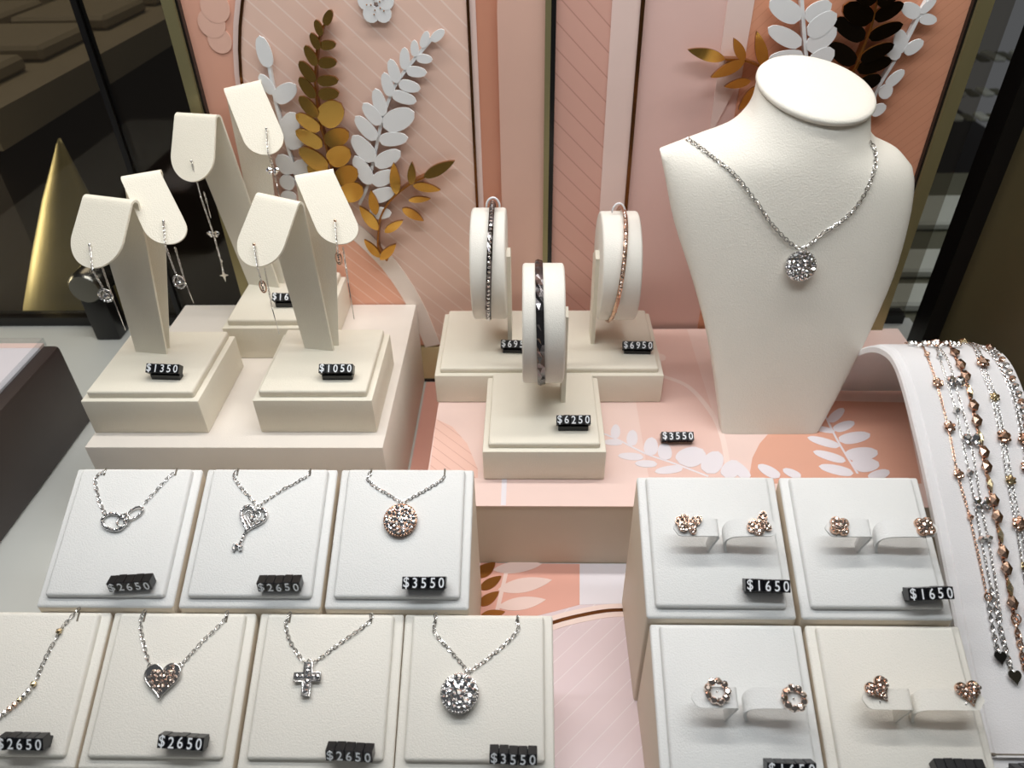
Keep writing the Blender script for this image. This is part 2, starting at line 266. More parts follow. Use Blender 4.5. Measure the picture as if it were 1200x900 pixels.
SPRIGS = {'gold_tall': ([(-12.19, 27.71), (-12.8, 26.76), (-13.25, 25.45), (-13.6, 23.74), (-13.67, 21.77), (-13.54, 19.69), (-13.35, 17.91), (-12.8, 15.62)], [(-12.38, 27.37, -11.83, 28.21, 0.52), (-12.9, 26.19, -11.87, 26.3, 0.57), (-13.17, 25.18, -11.98, 25.27, 0.66), (-13.41, 24.12, -12.02, 24.21, 0.66), (-13.49, 23.3, -12.09, 23.45, 0.77), (-13.62, 21.49, -12.04, 22.81, 1.57), (-13.55, 20.23, -11.88, 20.91, 1.18), (-13.54, 18.91, -11.94, 19.83, 1.35), (-13.2, 17.6, -11.7, 18.4, 1.3), (-13.02, 16.46, -11.48, 17.18, 1.39), (-12.66, 26.79, -12.83, 27.72, 0.47), (-12.93, 26.03, -13.26, 26.99, 0.51), (-13.27, 25.08, -13.74, 26.29, 0.63), (-13.53, 24.13, -14.31, 25.35, 0.72), (-13.71, 23.14, -14.48, 24.41, 0.73), (-13.73, 21.95, -14.66, 23.28, 0.82), (-13.73, 21.08, -15.09, 22.18, 0.9), (-13.73, 20.04, -15.36, 21.08, 1.03), (-13.65, 18.47, -15.29, 19.94, 1.16), (-13.41, 17.74, -15.02, 18.68, 1.18)]), 'white_tall': ([(-5.79, 26.68), (-6.75, 25.71), (-7.74, 24.72), (-8.69, 23.52), (-9.66, 21.55), (-10.56, 18.88), (-11.32, 16.87), (-11.98, 15.72)], [(-6.02, 26.36, -5.19, 26.95, 0.54), (-6.64, 25.96, -6.21, 26.9, 0.51), (-7.13, 25.45, -7.07, 26.42, 0.51), (-7.05, 25.38, -6.04, 25.27, 0.55), (-7.83, 24.68, -7.71, 26.01, 0.64), (-7.75, 24.63, -6.46, 24.5, 0.65), (-8.37, 23.9, -8.69, 25.35, 0.72), (-8.32, 23.86, -6.95, 23.54, 0.73), (-8.88, 23.08, -9.16, 24.56, 0.73), (-8.81, 23.25, -7.27, 22.76, 0.77), (-9.52, 21.88, -9.83, 23.6, 0.85), (-9.61, 21.17, -7.48, 22.11, 1.39), (-9.74, 21.32, -10.72, 22.7, 0.9), (-10.0, 20.29, -8.04, 20.45, 0.91), (-10.15, 20.33, -11.34, 21.89, 0.94), (-10.51, 18.88, -11.71, 20.63, 1.19), (-10.47, 18.58, -8.63, 19.55, 1.04), (-10.91, 17.28, -11.77, 19.28, 1.05), (-10.82, 17.36, -9.16, 18.11, 1.02), (-11.11, 16.2, -9.34, 16.85, 1.0), (-11.35, 15.18, -9.73, 15.17, 0.89)]), 'white_short': ([(-16.4, 25.23), (-16.4, 24.64), (-16.43, 22.52), (-16.28, 20.48), (-16.14, 18.73), (-16.06, 17.11)], [(-16.42, 24.89, -16.6, 26.77, 0.93), (-16.44, 23.28, -17.1, 24.51, 0.73), (-16.48, 22.88, -14.89, 23.83, 1.07), (-16.28, 20.48, -15.29, 22.11, 1.25), (-16.32, 20.0, -14.99, 20.51, 1.04), (-16.24, 18.03, -17.0, 19.33, 1.21), (-16.18, 18.03, -14.93, 18.76, 1.17), (-16.24, 17.21, -17.23, 17.63, 1.07), (-16.34, 16.07, -17.39, 16.5, 1.09)]), 'gold_short': ([(-7.17, 17.82), (-8.3, 17.26), (-9.6, 16.23), (-10.45, 15.06), (-10.8, 13.86), (-10.97, 12.51), (-10.46, 11.47)], [(-9.22, 16.6, -9.15, 18.87, 0.73), (-8.1, 17.25, -7.93, 18.86, 0.57), (-8.01, 17.25, -6.12, 16.93, 0.63), (-7.21, 17.82, -5.02, 18.91, 0.74), (-8.41, 16.18, -6.88, 16.25, 0.44), (-8.91, 15.59, -7.51, 14.55, 0.65), (-10.8, 15.13, -10.96, 16.91, 0.68), (-10.36, 13.79, -8.92, 14.73, 0.57), (-10.79, 13.97, -11.92, 15.72, 0.81), (-10.95, 11.82, -11.89, 13.24, 0.59), (-10.93, 11.63, -9.64, 12.85, 0.67)]), 'gold_right': ([(12.05, 25.14), (13.33, 25.03), (14.62, 24.52), (15.29, 23.79)], [(12.05, 25.14, 9.66, 25.74, 0.71), (13.23, 25.03, 12.37, 26.36, 0.59), (13.26, 25.03, 11.27, 24.15, 0.72), (14.61, 24.56, 13.69, 26.73, 0.71), (13.83, 23.88, 12.27, 23.5, 0.55), (14.54, 23.58, 13.32, 22.14, 0.77)]), 'white_right': ([(15.94, 28.83), (16.31, 27.52), (16.97, 25.41), (17.39, 24.2)], [(16.22, 27.33, 14.18, 28.33, 1.15), (16.57, 25.87, 14.36, 26.88, 0.94), (16.85, 25.27, 14.71, 25.09, 0.86), (16.43, 27.39, 17.85, 28.16, 1.06), (16.96, 25.62, 18.46, 26.83, 1.23), (16.81, 26.45, 18.26, 27.63, 1.22), (17.29, 24.63, 18.62, 25.6, 1.19)]), 'dark_right': ([(20.38, 28.77), (20.45, 27.48), (20.42, 26.54), (20.09, 24.46), (19.83, 23.74)], [(20.41, 27.21, 18.46, 28.09, 1.18), (20.5, 27.32, 22.0, 28.14, 0.89), (20.22, 26.2, 18.19, 27.34, 0.99), (20.43, 26.3, 22.21, 27.06, 0.87), (20.03, 24.82, 18.24, 25.95, 0.98), (20.27, 25.03, 22.01, 25.95, 0.86), (20.2, 24.49, 22.2, 25.01, 0.92), (20.56, 23.51, 21.79, 24.04, 0.93), (20.41, 28.13, 21.61, 28.88, 0.85), (20.31, 28.26, 18.76, 29.04, 0.93)]), 'white_vine': ([(23.56, 28.48), (23.16, 27.05), (22.91, 25.97), (22.47, 24.72), (21.95, 23.13), (21.92, 21.47)], [(23.26, 27.42, 22.03, 28.03, 0.77), (23.29, 27.31, 24.34, 27.11, 0.6), (23.24, 27.55, 23.9, 28.37, 0.54), (22.83, 25.35, 22.23, 26.68, 0.82), (22.95, 25.35, 23.91, 26.03, 0.76), (22.74, 25.07, 21.75, 25.71, 0.65), (22.41, 23.39, 23.25, 24.36, 0.69), (22.27, 23.5, 22.67, 22.65, 0.85), (21.92, 21.7, 22.74, 22.23, 0.74)])}
ARCBAND = [(-13.51, 14.43), (-11.78, 12.61), (-10.16, 10.28), (-8.78, 7.14), (-7.81, 3.54)]
FLOWER = [(-9.2, 28.38), (-8.17, 28.37)]
PRINT1 = ([(19.66, 38.29), (19.66, 35.73), (19.88, 32.75)], [(19.71, 37.55, 21.13, 39.04, 0.63), (19.75, 36.7, 21.35, 37.64, 0.74), (19.77, 36.61, 18.28, 37.12, 0.6), (19.74, 35.67, 21.95, 36.42, 0.98), (19.61, 35.19, 17.83, 36.05, 0.81), (19.68, 34.19, 21.82, 34.8, 1.16), (19.53, 33.83, 17.79, 34.71, 0.81), (19.63, 32.75, 17.73, 33.37, 0.88), (19.76, 33.25, 21.5, 33.76, 1.16), (20.39, 32.27, 21.86, 33.01, 0.7)])
PRINT2 = ([(4.59, 36.54), (5.64, 35.84), (7.29, 34.5), (8.94, 33.6), (10.82, 32.48)], [(5.5, 35.93, 5.7, 37.34, 0.6), (6.48, 35.22, 6.74, 36.77, 0.7), (5.97, 35.57, 4.7, 35.57, 0.6), (7.11, 34.16, 5.54, 34.31, 0.67), (7.54, 34.32, 7.89, 36.04, 0.88), (7.88, 33.55, 6.51, 33.59, 0.63), (8.42, 33.9, 8.61, 35.49, 0.88), (9.4, 33.22, 7.64, 32.84, 0.67), (9.28, 33.55, 10.93, 34.91, 1.58), (10.79, 32.73, 11.87, 34.7, 1.23), (11.83, 32.36, 12.84, 33.86, 1.05), (13.17, 32.24, 12.5, 33.91, 0.88), (15.07, 32.37, 14.07, 33.49, 0.88), (16.35, 32.38, 15.48, 33.11, 0.7)])
ARCLINE = [(9.44, 42.75), (11.14, 41.41), (12.18, 38.58), (12.41, 35.99), (12.1, 32.85), (11.83, 31.4)]
SALMON = [(13.87, 34.12), (14.64, 35.45), (16.76, 37.99), (20.72, 39.8), (25.45, 39.65), (23.37, 31.92), (13.08, 31.88)]
LEFTFAN = [(-6.18, 33.05), (-6.27, 37.87), (-5.13, 37.1), (-4.03, 35.42), (-3.21, 33.06), (-3.17, 32.31), (-6.23, 32.3)]
CARDLEAF = [(-1.94, 27.96, 1.35, 28.72, 1.06), (-1.9, 26.73, 0.95, 27.28, 0.91), (-2.3, 29.44, 0.76, 29.94, 0.91)]
CARDGOLD = [(-2.99, 27.96, -1.75, 28.97, 0.7), (-3.0, 26.81, -1.87, 27.82, 0.7), (-3.34, 28.87, -2.17, 30.02, 0.91), (-2.89, 26.04, -1.46, 26.39, 0.61)]
CARDARC = [(0.85, 25.49), (2.0, 25.92), (3.45, 26.31), (4.62, 26.53), (5.78, 26.59)]
CARDWHITE = [(3.1, 29.95), (5.99, 29.97), (5.66, 27.05), (2.94, 26.94)]
CARDSTEM = [(-1.39, 29.73), (-1.96, 26.3)]
CARDSALMON = [(-3.1, 30.01), (3.1, 29.95), (2.94, 26.94), (1.29, 26.42), (-0.44, 25.9), (-3.17, 25.87)]
FAR = [(-48.93, 69.92, 18.0), (-45.72, 102.55, 18.0)]
GOLDBAR = [(-52.67, 80.0, 9.32), (-56.04, 70.0, -5.9)]

# ================================================================== the setting
tag(MB().box((-64, -2, -1), (35, 58.6, 0)).build('floor', 'floorwhite'), kind='structure')
tag(MB().box((33.2, 5, -1), (35, 52, 60)).build('wall_right', 'brownwall'), kind='structure')
# back glass of the case with its dark rails, and the shop behind it
o = MB().box((-64, 58.0, 0.8), (-32.75, 58.5, 62)).build('window_1', 'tintglass'); tag(o, kind='structure')
o = MB().box((-32.3, 58.0, 0.8), (34, 58.5, 62)).build('window_2', 'tintglass'); tag(o, kind='structure')
tag(MB().box((-32.75, 57.8, 0), (-32.3, 58.7, 62)).build('trim_1', 'blackframe'), kind='structure')
tag(MB().box((-64, 57.6, 0), (34, 58.9, 0.9)).build('trim_2', 'blackframe'), kind='structure')
tag(MB().box((31.9, 50.6, 0), (33.3, 52.6, 62)).build('trim_3', 'blackframe'), kind='structure')
tag(MB().box((-260, 58.9, -42), (140, 260, -40)).build('floor_shop', 'fardark'), kind='structure')
tag(MB().box((-260, 250, -42), (140, 255, 140)).build('wall_far', 'farbrown'), kind='structure')
# ------------------------------------------------------------------ backdrop boards
YW = 49.3
PX = lambda y: (lambda p: (p[0], y, p[1]))
t = thing('backdrop_board', 'pink backdrop board with striped arch behind the earring stands', 'board', (-10, YW, 0))
MB().box((-21.3, YW, 3.4), (1.0, YW+0.6, 60)).build('backing', 'salmon', t)
cx0, hw = -11.15, 7.45
def arch(hw_, top):
    d = hw_-hw
    return [(cx0+hw_, 3.6), (cx0+hw_, 36.5+d)]+[(-7.6-(11+d)*math.cos(a), 21.5+(15+d)*math.sin(a)) for a in [math.pi/2*(1-k/16) for k in range(17)]]+[(cx0-hw_, 3.6)]
MB().prism(arch(hw+0.45, 12.8), PX(YW-0.12), PX(YW+0.02)).build('arch_border', 'lightrose', t)
MB().prism(arch(hw, 12.3), PX(YW-0.2), PX(YW-0.1)).build('arch_panel', 'archstripe', t)
g = MB(); oa = arch(hw+0.09, 12.36); ia = arch(hw-0.09, 12.24)
g.loft([[(a[0], YW-0.28, a[1]), (b[0], YW-0.28, b[1]), (b[0], YW-0.15, b[1]), (a[0], YW-0.15, a[1])] for a, b in zip(oa, ia)]); g.build('arch_line', 'goldline', t)
fan = smoothpath([(x, z, 0) for x, z in ARCBAND], 6)
MB().prism([(p.x, p.y) for p in fan if p.x > -18.5]+[(-7.85, 3.6), (-18.4, 3.6), (-18.4, 16)], PX(YW-0.24), PX(YW-0.19)).build('fan_print', 'fanstripe', t)
band(MB(), ARCBAND, 1.25, PX(YW-0.3), PX(YW-0.2)).build('fan_band', 'bandcream', t)
for k, (cx_, cz_, r_) in enumerate(((-19.3, 26.4, 0.75), (-19.55, 27.4, 0.85), (-19.1, 28.3, 0.9))):
    MB().prism([(cx_+r_*math.cos(2*math.pi*j/18), cz_+r_*math.sin(2*math.pi*j/18)) for j in range(18)], PX(YW-0.05-0.01*k), PX(YW+0.01)).build('cloud_print', 'cloudpink', t)
MB().box((-3.25, YW-0.05, 3.6), (-1.95, YW+0.02, 60)).build('shade_band', 'salmondeep', t)  # flat darker salmon standing in for shade, nothing is set back
MB().prism([(-1.95, 3.6), (1.0, 3.6), (1.0, 40), (-1.3, 40), (-1.75, 30.5), (-1.95, 28)], PX(YW-0.45), PX(YW+0.02)).build('side_panel', 'midpink', t)
t = thing('backdrop_board', 'rose backdrop board with dark vertical gold line behind the necklace bust', 'board', (14, YW, 0))
MB().box((1.62, YW, 3.4), (26.4, YW+0.6, 60)).build('backing', 'rosepink', t)
MB().box((1.62, YW-0.12, 3.6), (4.95, YW+0.02, 60)).build('stripe_panel', 'rightstripe', t)
MB().box((4.95, YW-0.2, 3.6), (6.65, YW+0.02, 60)).build('pale_panel', 'lightrose', t)
MB().box((6.65, YW-0.3, 3.6), (6.9, YW-0.02, 60)).build('gold_line', 'goldline', t)
MB().prism([(13.2, 3.6), (26.4, 3.6), (26.4, 60), (13.6, 60), (13.4, 24)], PX(YW-0.1), PX(YW+0.02)).build('salmon_panel', 'salmonstripe', t)
MB().prism([(11.9, 20), (13.4, 24), (13.6, 60), (11.6, 60)], PX(YW-0.14), PX(YW+0.02)).build('pale_strip', 'lightrose', t)
for x0, x1, lab in ((-22.05, -21.3, 'slim brass upright on the dark-glass end of the arch board'), (0.95, 1.3, 'slim brass upright between the two backdrop boards'), (26.4, 27.3, 'slim brass upright on the board edge beside the bust shoulder')):
    t = thing('upright_trim', lab, 'trim', ((x0+x1)/2, YW, 0))
    MB().box((x0, YW-0.7, 3.4), (x1, YW+0.7, 60)).build('brass_strip', 'frame', t)
    xd = x1 if x0 < 10 else x0-0.16
    MB().box((xd, YW-0.45, 3.4), (xd+0.16 if x0 < -5 or x0 > 10 else xd+0.3, YW+0.7, 60)).build('shadow_gap', 'blackframe', t)
single(MB().box((-22, YW-0.3, 0.25), (27, YW+0.6, 3.4)), 'base_rail', 'railgold', 'pale gold rail along the foot of the backdrop boards', 'rail', (0, YW, 0.25))
single(MB().box((-22, YW-0.4, 0), (27, YW+0.6, 0.25)), 'base_strip', 'blackframe', 'thin black strip under the pale gold rail', 'strip', (0, YW, 0))
# ------------------------------------------------------------------ leaf sprigs on the boards
SPL = dict(gold_tall=('mirrored gold fern sprig with rounded leaves on the arch board', 'goldmirror', 0.55, 0.55),
 white_tall=('tall white leaf sprig leaning over the striped arch', 'acrylic', 0.25, 0.62),
 white_short=('short white sprig behind the highest cream earring stand', 'acrylic', 0.25, 0.5),
 gold_short=('small gold sprig with pointed leaves low on the arch board', 'goldmirror', 0.6, 0.8),
 gold_right=('gold sprig with pointed leaves beside the bust neck', 'goldmirror', 0.5, 0.8),
 white_right=('broad white leaf sprig above the bust neck', 'acrylic', 0.25, 0.6),
 dark_right=('mirrored sprig with gold edges and reflection-dark faces above the bust', 'darkreflect', 0.5, 0.6),
 white_vine=('thin white vine of paired leaves near the brass upright by the bust', 'acrylic', 0.25, 0.55))
for k, (stem, leaves) in SPRIGS.items():
    lab, m, dep, blunt = SPL[k]; yf = YW-0.3-dep
    if k in ('white_right',): yf -= 0.1
    t = thing('leaf_sprig', lab, 'ornament', (stem[-1][0], YW-0.3, stem[-1][1]))
    th = 0.22 if m != 'acrylic' else 0.12
    gold = m in ('goldmirror', 'darkreflect')
    band(MB(), stem, 0.13 if gold else 0.2, PX(yf+0.02), PX(YW-0.15)).build('stem', 'goldedge' if gold else m, t)
    for i, lf in enumerate(leaves):
        pl = leafpoly(*lf, blunt=blunt); yy = yf-0.012*i
        s1, s2 = (random.uniform(-0.09, 0.09), random.uniform(-0.09, 0.09)) if gold else (0, 0)
        PT_ = lambda y: (lambda p: (p[0], min(YW-0.32, y+s1*(p[0]-lf[0])+s2*(p[1]-lf[1])), p[1]))
        lo = MB().prism(pl, PT_(yy), PT_(yy+th)).build('leaf', m, t)
        if gold:
            lo.data.materials.append(MAT['goldedge'])
            for p in lo.data.polygons:
                if abs(p.normal.y) < 0.5: p.material_index = 1
fx, fz = FLOWER[0]
t = thing('paper_flower', 'white five-petal paper flower at the top of the arch board', 'ornament', (fx, YW-0.3, fz))
for k in range(5):
    a = math.radians(90+72*k); px, pz = fx+0.62*math.cos(a), fz+0.62*math.sin(a)
    MB().prism([(px+0.5*math.cos(b), pz+0.5*math.sin(b)) for b in [math.pi*2*j/14 for j in range(14)]], PX(YW-0.42-0.01*k), PX(YW-0.19)).build('petal', 'acrylic', t)
    for r in (0.3, 0.55):
        MB().ball((fx+r*math.cos(a+0.3), YW-0.5, fz+r*math.sin(a+0.3)), 0.05).build('stamen', 'goldedge', t)
# ------------------------------------------------------------------ big pale platform and printed plinth
single(MB().rbox((-26.8, 32.55, 0), (-8.75, 49.0, 7.45), 0.08), 'riser_platform', 'platformskin', 'large cream block carrying the three earring stands', 'platform', (-17.8, 40, 0), auto=40)
ZP = 5.2
t = thing('printed_plinth', 'low plinth with pink leaf-printed top under the bangles and bust', 'platform', (11, 39, 0))
MB().rbox((-6.25, 30.05, 0), (28.6, 48.85, ZP-0.06), 0.04, 1).build('body', 'paperboard', t, auto=40)
MB().box((-6.28, 30.0, ZP-0.06), (28.6, 48.85, ZP)).build('printed_top', 'pinkprint', t)
FZ = lambda z: (lambda p: (p[0], p[1], z))
MB().prism([(7.2, 30.1), (7.35, 48.8), (12.3, 48.8), (12.3, 30.1)], FZ(ZP-0.02), FZ(ZP+0.006)).build('pale_print', 'pinkdeep', t)
MB().prism(SALMON, FZ(ZP-0.02), FZ(ZP+0.01)).build('salmon_print', 'salmon', t)
MB().prism(LEFTFAN, FZ(ZP-0.02), FZ(ZP+0.008)).build('fan_print', 'fanfloor', t)
band(MB(), ARCLINE, 0.35, FZ(ZP-0.02), FZ(ZP+0.014)).build('arc_print', 'palepink', t)
MB().box((-1.7, 30.05, ZP-0.02), (-1.4, 32.4, ZP+0.012)).build('bar_print', 'paperwhite', t)
for st_, lv in (PRINT1, PRINT2):
    band(MB(), st_, 0.14, FZ(ZP-0.02), FZ(ZP+0.015)).build('printed_stem', 'paperwhite', t)
    for i, lf in enumerate(lv):
        MB().prism(leafpoly(*lf, blunt=0.7), FZ(ZP-0.02), FZ(ZP+0.018+0.002*i)).build('printed_leaf', 'paperwhite', t)
fx, fy = 9.0, 45.0
for k in range(5):
    a = math.radians(72*k); px, py = fx+0.6*math.cos(a), fy+0.6*math.sin(a)
    MB().prism([(px+0.5*math.cos(b), py+0.5*math.sin(b)) for b in [math.pi*2*j/12 for j in range(12)]], FZ(ZP-0.02), FZ(ZP+0.016+0.002*k)).build('printed_petal', 'palepink', t)
# coral floor strip behind, printed cards on the case floor
single(MB().box((-8.6, 28.2, 0), (-6.35, 48.8, 0.06)), 'floor_card', 'coral', 'coral card strip on the floor between platform and plinth', 'card', (-7.5, 38, 0))
t = thing('floor_card', 'pink striped card with gold arc on the floor between the pad groups', 'card', (2, 20, 0))
MB().box((-4.0, 8, 0), (7.0, 29.98, 0.05)).build('sheet', 'cardstripe', t)
MB().prism(CARDSALMON, FZ(0.03), FZ(0.06)).build('salmon_print', 'coral', t)
MB().prism(CARDWHITE, FZ(0.03), FZ(0.07)).build('white_print', 'paperwhite', t)
band(MB(), CARDARC, 0.9, FZ(0.03), FZ(0.075)).build('pale_arc', 'palepink', t)
band(MB(), CARDARC, 0.22, FZ(0.03), FZ(0.1)).build('gold_arc', 'goldline', t)
band(MB(), CARDSTEM, 0.24, FZ(0.03), FZ(0.082)).build('printed_stem', 'pinkprint', t)
for lf in CARDLEAF: MB().prism(leafpoly(*lf, blunt=0.9), FZ(0.03), FZ(0.08)).build('printed_leaf', 'pinkprint', t)
for lf in CARDGOLD: MB().prism(leafpoly(*lf, blunt=0.8), FZ(0.03), FZ(0.12)).build('gold_leaf', 'goldedge', t)
# ------------------------------------------------------------------ wedge pads
TH = 0.3
ROWS = dict(L2=(27.75, 10.3, 21.35, 7.35), L1=(21.3, 7.0, 15.3, 4.05), R2=(27.25, 10.3, 20.95, 7.35), R1=(20.85, 7.0, 14.6, 4.05))
def pad_frame(row, xc, u=0, v=0, h=0, rz=0.0):
    yb, zb, yf, zf = ROWS[row]; a = math.atan2(zb-zf, yb-yf)
    R = Matrix.Rotation(a, 4, 'X'); M_ = Matrix.Translation((xc, yf, zf)) @ R @ Matrix.Translation((u, v, h)) @ Matrix.Rotation(rz, 4, 'Z')
    return M_
def make_pad(row, x0, x1, label, slits=None, arms=None, group=None, skin='white'):
    yb, zb, yf, zf = ROWS[row]; xc = (x0+x1)/2; W = x1-x0; Ls = math.hypot(yb-yf, zb-zf); a = math.atan2(zb-zf, yb-yf)
    t = thing('display_pad', label, 'display pad', (xc, (yb+yf)/2, 0), group)
    bm = bmesh.new(); vs = [bm.verts.new(p) for p in [(x0,yf,0),(x1,yf,0),(x1,yb,0),(x0,yb,0),(x0,yf,zf),(x1,yf,zf),(x1,yb,zb),(x0,yb,zb)]]
    for f in [(0,3,2,1),(4,5,6,7),(0,1,5,4),(1,2,6,5),(2,3,7,6),(3,0,4,7)]: bm.faces.new([vs[i] for i in f])
    bmesh.ops.bevel(bm, geom=bm.edges[:], offset=0.11, segments=3, profile=0.5, affect='EDGES')
    bo = MB().bm(bm).build('base', skin, t, auto=50); bo.data.materials.append(MAT['shadedside'])
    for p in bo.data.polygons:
        if abs(p.normal.z) < 0.15: p.material_index = 1  # upright faces take the tan with painted-in shade
    # cushion: a soft rounded slab set into the rim
    R = Matrix.Translation((xc, yf, zf)) @ Matrix.Rotation(a, 4, 'X')
    bm = bmesh.new(); bmesh.ops.create_cube(bm, size=1)
    lo, hi = (-W/2+0.42, 0.42, -0.2), (W/2-0.42, Ls-0.1, TH)
    for v in bm.verts: v.co = Vector([(lo[i]+hi[i])/2+v.co[i]*(hi[i]-lo[i]) for i in range(3)])
    bmesh.ops.bevel(bm, geom=bm.edges[:], offset=0.17, segments=4, profile=0.5, affect='EDGES')
    MB().bm(bm, R).build('cushion', skin, t, auto=50)
    for (u, v) in (slits or ()):
        MB().box((-0.045, 0, 0), (0.045, 0.42, 0.02)).build('notch', 'slit', t)
        o = bpy.data.objects[-1] if False else t.children[-1]
        m = R @ Matrix.Translation((u, Ls-0.5, TH-0.012)); mesh = o.data
        off = Vector(t['_o'])
        for vv in mesh.vertices: vv.co = (m @ ((vv.co+off*S)/S)-off)*S
    for sgn, u0, reach, wob in (arms or ()):
        # leather tongue that rises from the cushion and bends outward over it
        prof = ([(0.0, TH-0.1), (0.12, 0.7), (0.3, 1.2), (0.3, 1.42), (0.16, 1.52), (-0.4, 1.52), (-1.0, 1.5), (-reach, 1.45)] if sgn < 0 else
                [(0.0, TH-0.1), (-0.18, 0.65), (-0.22, 1.05), (-0.05, 1.3), (0.3, 1.45), (0.9, 1.52), (1.5, 1.52), (reach, 1.48)])
        P = smoothpath([(x, 0, z) for x, z in prof], 4); n = len(P); rings = []; hw_ = 0.42; v0 = 3.85 if row == 'R2' else 3.62
        for i, p in enumerate(P):
            tt = (P[min(i+1, n-1)]-P[max(i-1, 0)]).normalized(); q = Vector((-tt.z, 0, tt.x))*0.06
            d = (P[-1]-p).length; hh = hw_
            if i > n-14 and d < hw_: hh = max(0.06, hw_*math.sqrt(max(0.0, 1-(1-d/hw_)**2)))
            rise = min(1.0, max(0.0, (p.z-TH)/1.1)) if i < n*0.6 else 1.0
            hh *= 0.55+0.45*rise; vc = v0-0.62*(1-rise)
            rings.append([(u0+p.x+q.x, vc-hh, p.z+q.z), (u0+p.x+q.x, vc+hh, p.z+q.z), (u0+p.x-q.x, vc+hh, p.z-q.z), (u0+p.x-q.x, vc-hh, p.z-q.z)])
        mb = MB().loft(rings); mb.v = [tuple(R @ Vector(p)) for p in mb.v]; mb.build('clip_arm', skin, t, auto=50)
    return t
PADS = [('L2', -23.75, -17.1, 'white pad showing the interlinked-rings necklace', [(-1.63, 0), (2.1, 0)]),
 ('L2', -16.85, -10.0, 'white pad showing the heart-key necklace', [(-1.68, 0), (2.09, 0)]),
 ('L2', -9.8, -2.9, 'white pad showing the rose-toned round pendant in the further row', [(-1.82, 0), (1.98, 0)]),
 ('L1', -27.0, -20.15, 'white pad showing the beaded necklace cut by the picture edge', [(-2.0, 0), (2.04, 0)]),
 ('L1', -20.0, -13.1, 'white pad showing the pave heart necklace', [(-1.78, 0), (2.17, 0)]),
 ('L1', -12.9, -6.0, 'white pad showing the cross necklace', [(-1.91, 0), (1.96, 0)]),
 ('L1', -5.95, 1.08, 'white pad showing the silver round pendant beside the pink floor card', [(-2.0, 0), (1.87, 0)])]
for r, a, b, lab, sl in PADS: make_pad(r, a, b, lab, slits=sl, group='tilted necklace pads', skin='offwhite' if r == 'L1' else 'white')
EPADS = [('R2', 5.45, 12.4, 'white pad with curved arms holding the butterfly earrings', [(-1, -0.38, 1.75, 0), (1, 0.56, 2.15, 0)]),
 ('R2', 12.65, 19.6, 'white pad with curved arms holding the clover earrings', [(-1, -0.48, 1.75, 0), (1, 0.5, 2.45, 0)]),
 ('R1', 5.6, 12.65, 'white pad with curved arms holding the ring-of-stones earrings', [(-1, -0.58, 1.6, 0), (1, 0.4, 2.4, 0)]),
 ('R1', 12.8, 19.9, 'white pad with curved arms holding the heart stud earrings', [(-1, -0.44, 1.7, 0), (1, 0.36, 2.6, 0)])]
for r, a, b, lab, ar in EPADS: make_pad(r, a, b, lab, arms=ar, group='tilted earring pads', skin='offwhite' if 'heart' in lab else 'white')
# ------------------------------------------------------------------ price tags
GL = {}
def glyph(ch):
    if ch not in GL:
        cu = bpy.data.curves.new('glyph', 'FONT'); cu.body = ch; cu.size = 0.66*S; cu.extrude = 0.008*S; cu.offset = 0.006*S; cu.align_x = 'CENTER'; cu.align_y = 'CENTER'; cu.resolution_u = 3
        ob = bpy.data.objects.new('glyph', cu); COL.objects.link(ob); bpy.context.view_layer.update()
        me = bpy.data.meshes.new_from_object(ob.evaluated_get(bpy.context.evaluated_depsgraph_get()))
        bpy.data.objects.remove(ob); me.name = 'digit'; me.materials.clear(); me.materials.append(MAT['digit'])
        xs = [v.co.x for v in me.vertices]; ys = [v.co.y for v in me.vertices]; mx, my = (min(xs)+max(xs))/2, (min(ys)+max(ys))/2
        for v in me.vertices: v.co.x = (v.co.x-mx)*0.86; v.co.y -= my
        GL[ch] = me
    return GL[ch]
BLK = None
def price_tag(text, mtx, label, tilt=65, holder=True, cw=0.41):
    """row of black digit cubes; local x = reading direction, z = away from the surface"""
    global BLK
    t = thing('price_tag', label, 'price tag', group='black cube price tags', mtx=mtx)
    n = len(text); al = math.radians(tilt); hb = 0.24; sq = 0.56
    base = hb if holder else 0.0
    zc = base+sq/2*(abs(math.cos(al))+abs(math.sin(al)))
    if holder: MB().rbox((-n*cw/2+0.12, -0.22, 0), (n*cw/2-0.12, 0.25, base+0.12), 0.03, 1).build('holder', 'black', t)
    for i, ch in enumerate(text):
        x = (i-(n-1)/2)*cw
        if BLK is None: b = MB().rbox((-cw/2+0.006, -sq/2, -sq/2), (cw/2-0.006, sq/2, sq/2), 0.025, 1).build('digit_cube', 'black', t); BLK = b
        else: b = BLK.copy(); COL.objects.link(b); b.parent = t
        b.matrix_basis = Matrix.Translation(Vector((x, random.uniform(-0.015, 0.015), zc+random.uniform(0, 0.012)))*S) @ Matrix.Rotation(-al, 4, 'X') @ Matrix.Rotation(random.uniform(-0.03, 0.03), 4, 'Z')
        d = bpy.data.objects.new('digit', glyph(ch)); COL.objects.link(d); d.parent = b
        d.matrix_basis = Matrix.Translation(Vector((0, -sq/2-0.006, 0))*S) @ Matrix.Rotation(math.pi/2, 4, 'X')
    return t
def flat(x, y, z, rz=0): return Matrix.Translation((x, y, z)) @ Matrix.Rotation(math.radians(rz), 4, 'Z')
XC = lambda i: (PADS[i][1]+PADS[i][2])/2
XE = lambda i: (EPADS[i][1]+EPADS[i][2])/2
rd = math.radians
